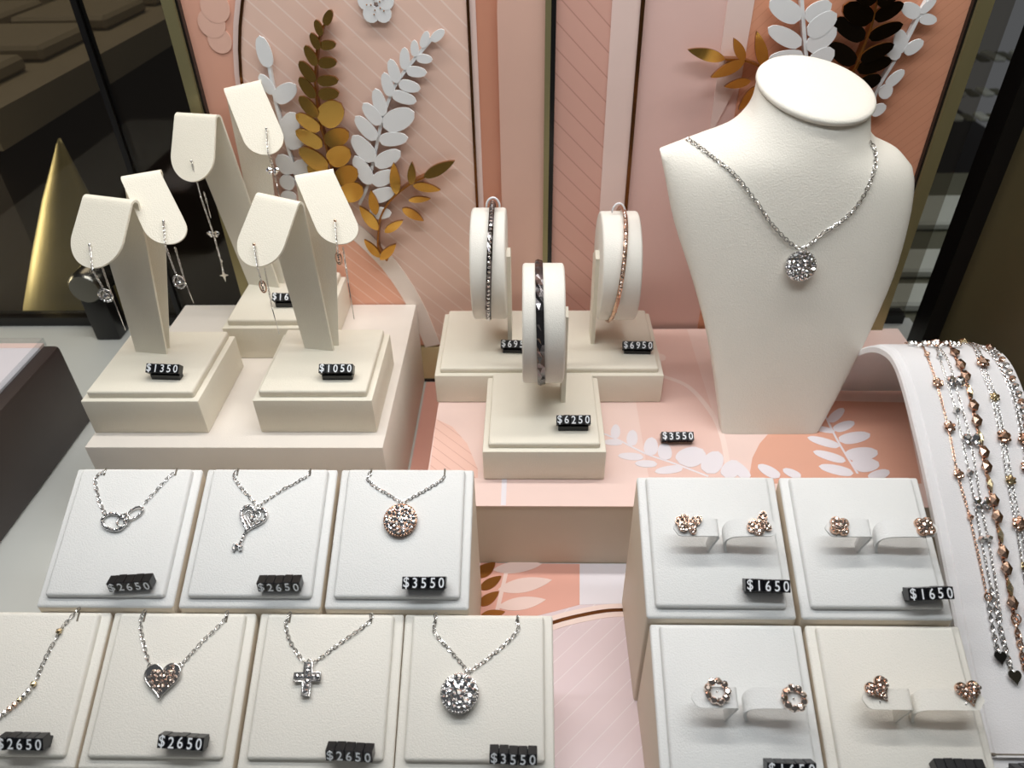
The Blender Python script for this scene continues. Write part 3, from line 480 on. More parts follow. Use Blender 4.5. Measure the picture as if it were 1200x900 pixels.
PT = [('L2', XC(0), 1.42, 1.0, 4, 30, 'black cube tag reading $2650 below the interlinked rings', '$2650', False),
 ('L2', XC(1), 1.57, 1.0, 1, 32, 'black cube tag reading $2650 below the heart key', '$2650', False),
 ('L2', XC(2), 1.4, 1.02, 0, 76, 'black cube tag reading $3550 below the rose-toned round pendant', '$3550', True),
 ('L1', XC(3), 1.45, 1.05, 0, 62, 'black cube tag reading $2650 below the beaded necklace', '$2650', True),
 ('L1', XC(4), 1.45, 1.12, -3, 74, 'black cube tag reading $2650 below the pave heart', '$2650', True),
 ('L1', XC(5), 1.66, 0.78, -2, 46, 'black cube tag reading $2650 below the cross pendant', '$2650', False),
 ('L1', XC(6), 1.72, 0.72, -1, 52, 'black cube tag reading $3550 below the silver round pendant', '$3550', True),
 ('R2', XE(0), 2.0, 1.3, -1, 74, 'black cube tag reading $1650 below the butterfly earrings', '$1650', True),
 ('R2', XE(1), 2.12, 1.0, 3, 74, 'black cube tag reading $1650 below the clover earrings', '$1650', True),
 ('R1', XE(2), 1.75, 0.98, 0, 72, 'black cube tag reading $1650 below the ring-of-stones earrings', '$1650', True),
 ('R1', XE(3), 1.62, 1.05, 0, 20, 'black cube tag under the heart studs, only its top in view', '$1650', False)]
for r, xc, u, v, rz, tilt, lab, txt, hold in PT: price_tag(txt, pad_frame(r, xc, u, v, TH, rd(rz)), lab, tilt, hold)
price_tag('$1350', flat(-22.0, 35.55, 10.42, -3), 'black cube tag reading $1350 on the earring stand box by the dark glass', 48)
price_tag('$1050', flat(-11.55, 35.5, 10.42, 0), 'black cube tag reading $1050 on the box nearest the bangles', 50)
price_tag('$1650', flat(-16.7, 43.9, 10.42, 0), 'black cube tag starting $16 half hidden behind a stand stem', 46)
price_tag('$6950', flat(-0.95, 41.95, 7.78, -2), 'black cube tag reading $69 partly hidden by the front bangle roll', 46)
price_tag('$6950', flat(7.35, 41.8, 7.78, -2), 'black cube tag reading $6950 under the rose gold bangle', 46)
price_tag('$6250', flat(2.6, 33.8, 7.88, 0), 'black cube tag reading $6250 on the single front bangle block', 50)
price_tag('$3550', flat(9.38, 35.6, ZP+0.03, 1), 'black cube tag reading $3550 lying on the pink printed plinth', 56, False)
# ------------------------------------------------------------------ earring stands
def ribbon(TL, TR, E, BL, BR):
    TL, TR, E, BL, BR = map(Vector, (TL, TR, E, BL, BR)); Mid = (TL+TR)/2; wv = (TR-TL)/2; rows = []
    fd = Vector((-(-wv.y), -wv.x, 0)); fd = Vector((wv.y, -wv.x, 0)).normalized()   # horizontal, towards the viewer
    back = -fd*0.42
    for k in range(9):
        u = k/8; rows.append((BL.lerp(TL+back, u), BR.lerp(TR+back, u)))
    rr_ = 0.28; cen = back+fd*rr_; d0 = E-Mid; beta = math.atan2(-d0.z, max(0.1, d0.dot(fd)))
    for k in range(1, 10):
        a = math.pi+(math.pi/2-beta-math.pi)*k/9; off = cen+fd*rr_*math.cos(a)+Vector((0, 0, rr_*math.sin(a)))
        rows.append((TL+off, TR+off))
    Mid = Mid+off
    d = E-Mid; Lf = d.length; hw_ = wv.length; dn = d.normalized(); wn = wv.normalized()
    for k in range(1, 25):
        s = Lf*math.sin(math.pi/2*k/24); rem = Lf-s; r = hw_*1.05
        ww = r if rem > r else r*math.sqrt(max(0.0, 1-((r-rem)/r)**2))
        ww = max(ww, 0.1); ww = min(ww, hw_+(r-hw_)*min(1, k/10))
        c = Mid+dn*s; rows.append((c-wn*ww, c+wn*ww))
    mb = MB(); n = 7; rings = []
    P = [[a.lerp(b, j/(n-1)) for j in range(n)] for a, b in rows]; Th = 0.13
    nr = []
    for i in range(len(P)):
        t_ = (P[min(i+1, len(P)-1)][n//2]-P[max(i-1, 0)][n//2]).normalized(); nr.append((wn.cross(t_)).normalized())
    for i in range(len(P)):
        rings.append([p+nr[i]*Th/2 for p in P[i]]+[p-nr[i]*Th/2 for p in reversed(P[i])])
    return mb.loft(rings)
def box_lid(t, x0, y0, x1, y1, z0, z1, zl, m='cream', ins=0.35):
    MB().rbox((x0, y0, z0), (x1, y1, z1), 0.09).build('box', m, t, auto=40)
    MB().rbox((x0+ins, y0+ins*0.9, z1-0.05), (x1-ins, y1-0.12, zl), 0.14, 3).build('lid', m, t, auto=50)
ST = dict(A=(-26.75, 33.85, -19.65, 40.85, 'cream two-flap earring stand by the dark glass with the $1350 tag'),
          B=(-16.45, 33.92, -9.3, 41.05, 'cream two-flap earring stand nearest the bangles with the $1050 tag'),
          C=(-20.9, 41.78, -13.8, 48.9, 'highest cream two-flap earring stand at the back of the platform'))
for k, (x0, y0, x1, y1, lab) in ST.items():
    t = thing('earring_stand', lab, 'earring stand', ((x0+x1)/2, (y0+y1)/2, 7.45), 'two-flap earring stands')
    box_lid(t, x0, y0, x1, y1, 7.45, 9.95, 10.42)
    for s in 'LR':
        TL, TR, E, BL, BR, Hh = ARMS[k][s]
        a = ribbon(TL, TR, E, BL, BR).build('flap', 'cream', t, auto=40)
        d = (Vector(E)-(Vector(TL)+Vector(TR))/2); nn = (Vector(TR)-Vector(TL)).cross(d).normalized()
        if nn.y > 0: nn = -nn
        c = Vector(Hh)+nn*0.07
        MB().tube([c-nn*0.02, c+nn*0.012], 0.09, 10).build('pin_hole', 'slit', a) if False else MB().tube([c-nn*0.02, c+nn*0.012], 0.09, 10).build('pin_hole', 'slit', t)
# threader earrings hanging through the flaps
EL = dict(AL=('silver threader earring with round pave drop on the outermost flap', 'silver'), AR=('silver threader earring with teardrop on the inner flap by the dark glass', 'silver'),
          BL=('silver threader earring with slim rose gold drop hanging below the $1050 stand outer flap', 'rose'), BR=('silver threader earring with slim rose gold drop hanging before the arch board', 'rose'),
          CL=('long silver threader earring with butterfly and star charm', 'silver'), CR=('silver threader earring with flower charm on the highest flap', 'silver'))
def circ(c, r, n=16, sx=1, sz=1): return [Vector((c[0]+r*sx*math.cos(2*math.pi*k/n), c[1], c[2]+r*sz*math.sin(2*math.pi*k/n))) for k in range(n)]
for k, (front, backp) in THREAD.items():
    lab, m = EL[k]; t = thing('threader_earring', lab, 'earring', front[0], 'threader earrings on the stands')
    TLv, TRv, Ev = (Vector(q) for q in ARMS[k[0]][k[1]][:3]); nn = (TRv-TLv).cross(Ev-(TLv+TRv)/2).normalized(); nn = nn if nn.y < 0 else -nn
    front = [Vector(q) for q in front]; front[0] = front[0]+nn*0.2; front[1] = front[1]+nn*0.22; H0 = front[0]
    MB().ball(H0, 0.09, 2).build('stud', m, t, smooth=True)
    c = MB(); chain(c, front, 0.11, 0.018, 0.045, nrm=(0, -1, 0.3), smooth=0); c.build('chain', 'silver', t, auto=60)
    b = MB(); chain(b, [backp[0], backp[1]], 0.11, 0.018, 0.045, nrm=(0, -1, 0.3), smooth=0); b.build('back_chain', 'silver', t, auto=60)
    MB().tube([backp[1], backp[2]], 0.03, 8).build('bar', 'silver', t, smooth=True)
    e = Vector(front[-1])
    if k in ('AL', 'AR'):
        rx = 0.36 if k == 'AL' else 0.3; rz = rx*1.05 if k == 'AL' else rx*1.3
        MB().tube(circ(e, rx, 18, 1, rz/rx), 0.06, 6, closed=True).build('drop_ring', m, t, smooth=True)
        MB().tube(circ(e-Vector((0, 0, 0.06)), rx*0.5, 14), 0.04, 6, closed=True).build('inner_ring', m, t, smooth=True)
        g = MB(); [g.gem(p+Vector((0, -0.05, 0)), 0.075, (0, -1, 0.4)) for p in circ(e, rx, 12, 1, rz/rx)]; g.gem(e+Vector((0, -0.05, -0.05)), 0.13, (0, -1, 0.4)); tag(g.build('pave_stones', 'gem', t), kind='stuff')
    elif k in ('BL', 'BR'):
        MB().tube(circ(e, 0.17, 16, 1, 2.2), 0.05, 6, closed=True).build('drop_ring', m, t, smooth=True)
        g = MB(); [g.gem(e+Vector((0, -0.04, z)), 0.08, (0, -1, 0.4)) for z in (-0.22, -0.07, 0.08, 0.22)]; tag(g.build('pave_stones', 'gemrose', t), kind='stuff')
    else:
        cpt = Vector(front[2]) 
        for sx in (-1, 1):
            MB().ball(cpt+Vector((sx*0.24, -0.05, 0.06)), 0.22, 1, 1, 0.3, 0.75).build('wing', 'gem', t)
            MB().ball(cpt+Vector((sx*0.17, -0.05, -0.12)), 0.15, 1, 1, 0.3, 0.75).build('wing', 'gem', t)
        if k == 'CL':
            pts = []
            for j in range(8):
                a = math.pi/2+j*math.pi/4; r = (0.42 if j % 4 == 0 else 0.3) if j % 2 == 0 else 0.1
                pts.append((e.x+r*math.cos(a), e.z-0.1+r*math.sin(a)*1.15))
            MB().prism(pts, PX(e.y-0.05), PX(e.y+0.05)).build('star', m, t)
            MB().ball(Vector(front[3]), 0.12, 1).build('bead', m, t)
# ------------------------------------------------------------------ bangle displays
def drum_stand(name, label, x0, y0, x1, y1, drums):
    t = thing(name, label, 'bangle stand', ((x0+x1)/2, (y0+y1)/2, ZP), 'bangle roll stands')
    box_lid(t, x0, y0, x1, y1, ZP+0.02, ZP+2.3, ZP+2.68)
    for (xa, xb, yc, zc, r, side) in drums:
        n = 48; rings = []
        for x, rr in ((xa, r-0.16), (xa+0.05, r-0.05), (xa+0.14, r), (xb-0.14, r), (xb-0.05, r-0.05), (xb, r-0.16)):
            rings.append([(x, yc+rr*math.cos(2*math.pi*k/n)*0.93, zc+rr*math.sin(2*math.pi*k/n)) for k in range(n)])
        MB().loft(rings).build('roll', 'offwhite', t, auto=40)
        for sx in side:
            px = xb-0.02 if sx > 0 else xa-0.26
            MB().prism([(yc-0.8, ZP+2.6), (yc+0.8, ZP+2.6), (yc+1.1, zc+0.4), (yc-0.2, zc+1.3), (yc-0.9, zc+1.0)], lambda p: (px, p[0], p[1]), lambda p: (px+0.28, p[0], p[1])).build('post', 'cream', t)
    return t
DL = (-3.72, -1.5, 43.6, 13.75, 3.68); DR = (4.5, 6.95, 43.6, 13.55, 3.6); DM = (-0.42, 1.98, 37.1, 13.25, 3.62)
drum_stand('bangle_stand', 'wide cream block with two white bangle rolls at the back of the plinth', -6.4, 39.65, 8.95, 47.5, [DL+((1,),), DR+((-1,),)])
drum_stand('bangle_stand', 'single cream block with one white bangle roll in front', -2.8, 32.15, 4.5, 39.45, [DM+((1,),)])
def bangle(name, label, d, xa, xb, R, wid, thick, m, facet, mm=56, lift=0.12):
    """hoop round the roll; leans from xa at the top to xb at the bottom"""
    yc, zc = d[2], d[3]+lift; t = thing(name, label, 'bangle', (xa, yc, zc-R), 'bangles on the white rolls'); rings = []
    nn = mm
    for k in range(nn+1):
        a = 2*math.pi*k/nn; cz, cyy = math.sin(a), math.cos(a); x = (xa+xb)/2+(xa-xb)/2*cz
        z = facet*(1 if k % 2 else 0)
        j1, j2 = (random.uniform(-1, 1)*facet*0.6, random.uniform(-1, 1)*facet*0.6)
        if k == nn: rings.append(rings[0]); continue
        q = lambda dx, dr: (x+dx, yc+(R+dr)*cyy*0.95, zc+(R+dr)*cz)
        rings.append([q(-wid/2, 0), q(-wid/2, thick*0.6+j1), q(-wid*0.12 if k % 2 else wid*0.15, thick+z), q(wid/2, thick*0.6+j2), q(wid/2, 0)])
    MB().loft(rings, cap=False).build('hoop', m, t)
    return t, yc, zc
t, yc, zc = bangle('silver_bangle', 'silver bangle with dark pave sections on the roll beside the arch board', DL, -2.35, -2.75, 3.78, 0.34, 0.14, 'steel', 0.05, 72, 0.2)
MB().tube([Vector((-2.3+0.42*math.cos(a), yc+0.15, zc+3.75+0.62*math.sin(a))) for a in [math.pi*k/10 for k in range(11)]], 0.07, 8).build('clasp_loop', 'softplastic', t, smooth=True)
g = MB()
for k in range(40):
    a = rd(75+k*4.4); x = -2.55+0.2*math.sin(a); g.gem((x, yc+3.93*0.95*math.cos(a), zc+3.93*math.sin(a)), 0.1, (0, math.cos(a), math.sin(a)), 0.5)
tag(g.build('pave_stones', 'gem', t), kind='stuff')
t, yc, zc = bangle('faceted_bangle', 'dark faceted band bangle on the single front roll', DM, 0.52, 0.72, 3.64, 0.44, 0.1, 'steel', 0.05, 60, 0.04)
t, yc, zc = bangle('rose_bangle', 'thin rose gold bangle on the roll beside the bust', DR, 5.95, 5.2, 3.7, 0.26, 0.13, 'rose', 0.05, 80, 0.12)
MB().tube([Vector((5.6+0.4*math.cos(a), yc+0.15, zc+3.6+0.62*math.sin(a))) for a in [math.pi*k/10 for k in range(11)]], 0.06, 8).build('clasp_loop', 'softplastic', t, smooth=True)
g = MB()
for k in range(34):
    a = rd(95+k*2.6); x = 5.57+0.37*math.sin(a); g.gem((x, yc+3.84*0.95*math.cos(a), zc+3.84*math.sin(a)), 0.085, (0, math.cos(a), math.sin(a)), 0.4)
tag(g.build('pave_stones', 'gemrose', t), kind='stuff')
# ------------------------------------------------------------------ bust
t = thing('necklace_bust', 'large white leatherette necklace bust standing on the printed plinth', 'bust', (15.5, 38, ZP+0.02))
FB = [0.25, 0.5, 1.0, 1.5, 1.95, 2.25, 2.4, 2.5, 2.6, 2.65, 2.7, 2.7]
BB = [1.6, 1.6, 1.5, 1.4, 1.3, 1.1, 0.9, 1.1, 1.6, 2.2, 2.5, 2.6]
TL_ = [0, 0, 2, 5, 9, 12, 15, 18, 20, 22, 23, 23]
EX = [5, 4.5, 3.6, 3, 2.6, 2.4, 2.3, 2.2, 2.1, 2, 2, 2]
def bring(Lp, Rp, f, b, tilt, ex, n=64):
    Lp, Rp = Vector(Lp), Vector(Rp); c = (Lp+Rp)/2; h = (Rp-Lp)/2; ta = rd(tilt); fd = Vector((0, -math.cos(ta), -math.sin(ta))); out = []
    for k in range(n):
        a = 2*math.pi*k/n; ca, sa = math.cos(a), math.sin(a)
        sg = lambda v: (1 if v >= 0 else -1)*abs(v)**(2/ex)
        out.append(c+h*sg(ca)*1.0+fd*(f*sg(sa) if sa > 0 else b*sg(sa)))
    return out
def lerpl(a, b, t): return a+(b-a)*t
rows = []
B2 = [(Vector(a), Vector(b)) for a, b in BUST]; B2[0] = (Vector((12.45, 36.6, ZP+0.02)), Vector((18.61, 36.6, ZP+0.02)))
Ls_ = smoothpath([a for a, b in B2[:7]], 4)+smoothpath([a for a, b in B2[6:]], 4)[1:]
Rs_ = smoothpath([b for a, b in B2[:7]], 4)+smoothpath([b for a, b in B2[6:]], 4)[1:]
rings = []
for i, (a, b) in enumerate(zip(Ls_, Rs_)):
    k = min(i//4, 10); u = i/4-k
    g_ = lambda A_: lerpl(A_[k], A_[k+1], u)
    rings.append(bring(a, b, g_(FB), g_(BB), g_(TL_), g_(EX)))
NR = len(rings)
for _p in range(24):
    old = [[p.copy() for p in r] for r in rings]
    for k in range(2, NR-2):
        for i in range(64):
            wgt = max(0.0, min(1.0, (math.sin(2*math.pi*i/64)-0.12)*2.2))
            rings[k][i] = old[k][i].lerp((old[k-1][i]+old[k+1][i])/2, wgt*0.8)
bust = MB().loft(rings).build('torso', 'bustskin', t, auto=55)
ctop = sum(rings[-1], Vector())/len(rings[-1]); capr = []
nrm_ = (Vector(rings[-1][0])-ctop).cross(Vector(rings[-1][16])-ctop).normalized(); nrm_ = nrm_ if nrm_.z > 0 else -nrm_
for sc_, h in ((0.93, -0.05), (0.95, 0.04), (1.0, 0.07), (1.035, 0.16), (1.04, 0.3), (1.02, 0.4), (0.97, 0.47), (0.8, 0.51), (0.4, 0.53)):
    capr.append([ctop+(p-ctop)*sc_+nrm_*h for p in rings[-1]])
MB().loft(capr).build('neck_cap', 'bustskin', t, auto=60)
# necklace lying on the bust
from mathutils.bvhtree import BVHTree
bv = BVHTree.FromPolygons([tuple(p) for r in rings for p in r], [(k*64+i, k*64+(i+1) % 64, (k+1)*64+(i+1) % 64, (k+1)*64+i) for k in range(len(rings)-1) for i in range(64)])
def drape(p, lift):
    p = Vector(p); d = Vector((0, 0.93, -0.36)); h = bv.ray_cast(p-d*8, d)
    return (h[0]-d*lift) if h[0] is not None else p
t = thing('bust_necklace', 'silver chain necklace with round pave pendant worn by the bust', 'necklace', drape(BUSTPEND, 0.1))
pts = [drape(p, 0.12) for p in smoothpath(BUSTCHAIN, 5)]
c = MB(); chain(c, pts, 0.21, 0.028, 0.1, nrm=(0, -0.9, 0.4), smooth=0); c.build('chain', 'silver', t, auto=60)
def disc_pendant(t, c, R, X, Yv, N, m, gm, rim=True, stone=0.15):
    c, X, Yv, N = Vector(c), Vector(X).normalized(), Vector(Yv).normalized(), Vector(N).normalized()
    ring = lambda r, h, n=32: [c+X*r*math.cos(2*math.pi*k/n)+Yv*r*math.sin(2*math.pi*k/n)+N*h for k in range(n)]
    s = MB().loft([ring(R*0.96, -0.06), ring(R, 0.0), ring(R, 0.12), ring(R*0.9, 0.16)]).build('setting', m, t, auto=40)
    if rim:
        g = MB(); n = int(2*math.pi*R/0.15)
        for k in range(n): g.ball(c+X*R*0.95*math.cos(2*math.pi*k/n)+Yv*R*0.95*math.sin(2*math.pi*k/n)+N*0.15, 0.06)
        tag(g.build('bead_rim', m, t, smooth=True), kind='stuff')
    g = MB(); g.gem(c+N*0.2, stone*1.25, N, 0.15)
    for rr in (0.3, 0.55, 0.79):
        n = max(5, int(2*math.pi*R*rr/(stone*1.85)))
        for k in range(n):
            a = 2*math.pi*(k+rr*3)/n; g.gem(c+(X*math.cos(a)+Yv*math.sin(a))*R*rr+N*(0.19), stone*random.uniform(0.85, 1.08), N, 0.55)
    tag(g.build('pave_stones', gm, t), kind='stuff')
pc = drape(BUSTPEND, 0.2)
disc_pendant(t, pc, 0.9, (1, 0, 0), (0, 0.34, 0.94), (0, -0.94, 0.34), 'silver', 'gem')
MB().tube([pc+Vector((0.13*math.cos(a), 0.0, 1.02+0.16*math.sin(a))) for a in [2*math.pi*k/14 for k in range(14)]], 0.045, 6, closed=True).build('bail', 'silver', t, smooth=True)
# ------------------------------------------------------------------ necklaces on the pads (local: x across, y up the slope, z off the pad)
def necklace(row, xc, label, group='necklaces on the tilted pads'):
    return thing('pad_necklace', label, 'necklace', group=group, mtx=pad_frame(row, xc, 0, 0, TH))
def pchain(t, pts, m='silver', pitch=0.18):
    c = MB(); P = [(u, v, 0.06) for u, v in pts]; e = P[0] if P[0][1] > P[-1][1] else P[-1]
    chain(c, P, pitch, 0.02, 0.08, nrm=(0, 0, 1)); c.build('chain', m, t, auto=60)
def bail(t, u, v, m='silver', r=0.1):
    MB().tube([(u+r*math.cos(a), v+r*1.3*math.sin(a), 0.09) for a in [2*math.pi*k/12 for k in range(12)]], 0.035, 6, closed=True).build('bail', m, t, smooth=True)
def heart(cx, cy, w, h, n=40):
    out = []
    for k in range(n):
        a = 2*math.pi*k/n; x = 16*math.sin(a)**3; y = 13*math.cos(a)-5*math.cos(2*a)-2*math.cos(3*a)-math.cos(4*a)
        out.append((cx+x/32*w, cy+(y+2.5)/29*h))
    return out
def inpoly(p, poly):
    r = False; j = len(poly)-1
    for i in range(len(poly)):
        if (poly[i][1] > p[1]) != (poly[j][1] > p[1]) and p[0] < (poly[j][0]-poly[i][0])*(p[1]-poly[i][1])/(poly[j][1]-poly[i][1])+poly[i][0]: r = not r
        j = i
    return r
def rotp(poly, c, a):
    ca, sa = math.cos(a), math.sin(a); return [(c[0]+(x-c[0])*ca-(y-c[1])*sa, c[1]+(x-c[0])*sa+(y-c[1])*ca) for x, y in poly]
L3 = lambda z: (lambda p: (p[0], p[1], z))
# interlinked rings
t = necklace('L2', XC(0), 'silver chain necklace with two interlinked stone-set rings')
pchain(t, [(-1.63, 6.75), (-2.0, 6.42), (-1.75, 5.73), (-1.39, 5.04), (-0.96, 4.46)]); pchain(t, [(0.89, 5.05), (1.35, 5.74), (1.77, 6.38), (2.1, 6.75)])
el = lambda c, a, b, r, n=22: [(c[0]+a*math.cos(2*math.pi*k/n)*math.cos(r)-b*math.sin(2*math.pi*k/n)*math.sin(r), c[1]+a*math.cos(2*math.pi*k/n)*math.sin(r)+b*math.sin(2*math.pi*k/n)*math.cos(r)) for k in range(n)]
e1 = el((-0.38, 4.05), 0.62, 0.4, -0.35); e2 = el((0.1, 4.12), 0.32, 0.3, 0.5); e3 = el((0.55, 4.5), 0.45, 0.24, 0.62)
for nm, e, h in (('stone_ring', e1, 0.1), ('link_ring', e2, 0.16), ('link_ring', e3, 0.12)):
    MB().tube([(x, y, h+0.03*math.sin(i*0.6)) for i, (x, y) in enumerate(e)], 0.07 if nm == 'stone_ring' else 0.055, 8, closed=True).build(nm, 'silver', t, smooth=True)
g = MB(); [g.gem((x, y, 0.17), 0.09) for x, y in e1]; [g.gem((x, y, 0.18), 0.06) for x, y in e3[::2]]; tag(g.build('pave_stones', 'gem', t), kind='stuff')
# heart key
t = necklace('L2', XC(1), 'silver chain necklace with filigree heart key pendant')
pchain(t, [(-1.68, 6.8), (-1.8, 6.5), (-1.21, 5.79), (-0.27, 4.92)]); pchain(t, [(-0.27, 4.92), (0.77, 5.75), (1.95, 6.5), (2.09, 6.8)])
ca = rd(-14); hp = rotp(heart(-0.46, 4.2, 1.3, 1.25), (-0.46, 4.2), ca)
MB().tube([(x, y, 0.12) for x, y in hp], 0.085, 8, closed=True).build('heart_frame', 'silver', t, smooth=True)
for s in (0.62, 0.34): MB().tube([(x, y, 0.12) for x, y in rotp(heart(-0.46, 4.24, 1.3*s, 1.25*s), (-0.46, 4.24), ca+0.3*s)], 0.045, 6, closed=True).build('filigree', 'silver', t, smooth=True)
g = MB(); [g.gem((x, y, 0.2), 0.085) for x, y in hp[::2]]; g.gem((-0.45, 4.25, 0.18), 0.14); tag(g.build('pave_stones', 'gem', t), kind='stuff')
MB().tube([(-0.63, 3.62, 0.1), (-0.86, 2.8, 0.1)], 0.075, 8).build('key_shaft', 'silver', t, smooth=True)
g = MB(); [g.gem((-0.63-0.23*i/5, 3.55-0.72*i/5, 0.16), 0.075) for i in range(6)]; tag(g.build('shaft_stones', 'gem', t), kind='stuff')
MB().box((-1.16, 2.72, 0.05), (-0.68, 2.95, 0.15)).box((-1.14, 2.6, 0.05), (-0.98, 2.75, 0.15)).box((-0.84, 2.62, 0.05), (-0.66, 2.75, 0.15)).build('key_bit', 'silver', t)
g = MB(); g.gem((-0.95, 2.85, 0.18), 0.11); g.gem((-0.73, 2.8, 0.18), 0.09); g.gem((-1.06, 2.7, 0.18), 0.08); tag(g.build('bit_stones', 'gem', t), kind='stuff')
# rose-toned disc
t = necklace('L2', XC(2), 'silver chain necklace with rose-toned round pave pendant')
pchain(t, [(-1.82, 6.75), (-1.93, 6.32), (-1.05, 5.68), (-0.05, 5.12)]); pchain(t, [(-0.05, 5.12), (0.9, 5.68), (1.9, 6.37), (1.98, 6.7)])
disc_pendant(t, (-0.06, 4.16, 0.12), 0.84, (1, 0, 0), (0, 1, 0), (0, 0, 1), 'rose', 'gem', stone=0.125); bail(t, -0.06, 5.06)
# beaded necklace
t = necklace('L1', XC(3), 'silver chain necklace with row of two-tone faceted beads')
pchain(t, [(2.04, 6.8), (1.9, 6.6), (1.62, 6.19), (1.39, 5.69), (1.06, 4.58), (0.9, 3.55)])
for i, (u, v) in enumerate([(1.39, 5.72), (0.87, 3.4), (0.72, 3.12), (0.58, 2.92), (0.43, 2.73), (0.26, 2.54), (0.08, 2.36), (-0.1, 2.2), (-0.29, 2.05), (-0.5, 1.93), (-0.72, 1.85)]):
    MB().ball((u, v, 0.15), 0.15 if i < 2 else 0.125, 1).build('bead', ('palegold', 'palegold', 'silver', 'silver', 'palegold', 'rose', 'rose', 'silver', 'silver', 'silver', 'palegold')[i], t)
pchain(t, [(-0.8, 1.85), (-1.4, 2.6), (-1.8, 4.5), (-2.0, 6.7)])
# pave heart
t = necklace('L1', XC(4), 'silver chain necklace with pave heart pendant')
pchain(t, [(-1.78, 6.7), (-1.9, 6.25), (-1.6, 5.37), (-1.01, 4.24)]); pchain(t, [(0.43, 4.22), (1.15, 5.2), (2.05, 6.24), (2.17, 6.7)])
hp = rotp(heart(-0.24, 3.55, 1.62, 1.5), (-0.24, 3.55), rd(4))
MB().prism(hp, L3(0.02), L3(0.2)).build('heart_setting', 'silver', t, auto=40)
MB().tube([(x, y, 0.19) for x, y in hp], 0.05, 6, closed=True).build('heart_rim', 'silver', t, smooth=True)
g = MB(); hq = rotp(heart(-0.24, 3.55, 1.36, 1.24), (-0.24, 3.55), rd(4))
for i in range(-5, 6):
    for j in range(-5, 6):
        p = (-0.24+i*0.23+(0.115 if j % 2 else 0), 3.55+j*0.2)
        if inpoly(p, hq): g.gem((p[0], p[1], 0.23), random.uniform(0.1, 0.135), jit=0.5)
tag(g.build('pave_stones', 'gemrose', t), kind='stuff'); bail(t, -0.97, 4.2); bail(t, 0.42, 4.22)
# cross
t = necklace('L1', XC(5), 'silver chain necklace with stone-set cross pendant')
pchain(t, [(-1.91, 6.65), (-2.05, 6.07), (-1.65, 5.23), (-0.9, 4.37)]); pchain(t, [(-0.5, 4.4), (0.66, 5.32), (1.85, 6.21), (1.96, 6.65)])
cr_ = rotp([(-0.86, 3.0), (-0.5, 3.0), (-0.5, 3.62), (-0.08, 3.62), (-0.08, 3.98), (-0.5, 3.98), (-0.5, 4.42), (-0.86, 4.42), (-0.86, 3.98), (-1.28, 3.98), (-1.28, 3.62), (-0.86, 3.62)], (-0.68, 3.8), rd(2))
MB().prism(cr_, L3(0.03), L3(0.2)).build('cross_setting', 'silver', t)
MB().tube([(x, y, 0.2) for x, y in cr_], 0.055, 6, closed=True).build('cross_rim', 'silver', t, smooth=True)
g = MB()
for p in [(-0.68, 3.18), (-0.68, 3.4), (-0.68, 3.6), (-0.68, 3.8), (-0.68, 4.02), (-0.68, 4.24), (-1.12, 3.8), (-0.9, 3.8), (-0.46, 3.8), (-0.24, 3.8)]: g.gem((p[0], p[1], 0.24), 0.12, jit=0.45)
tag(g.build('pave_stones', 'gem', t), kind='stuff'); bail(t, -0.7, 4.45)
# silver disc
t = necklace('L1', XC(6), 'silver chain necklace with bright silver round pave pendant')
pchain(t, [(-2.0, 6.65), (-2.02, 6.31), (-1.99, 5.77), (-1.15, 4.91), (-0.36, 4.07)]); pchain(t, [(-0.36, 4.07), (0.82, 4.92), (1.85, 5.87), (1.83, 6.33), (1.87, 6.65)])
disc_pendant(t, (-0.72, 3.16, 0.2), 0.86, (1, 0, 0), (0, 1, -0.1), (0, 0.1, 1), 'silver', 'gem', stone=0.15); bail(t, -0.42, 4.06)
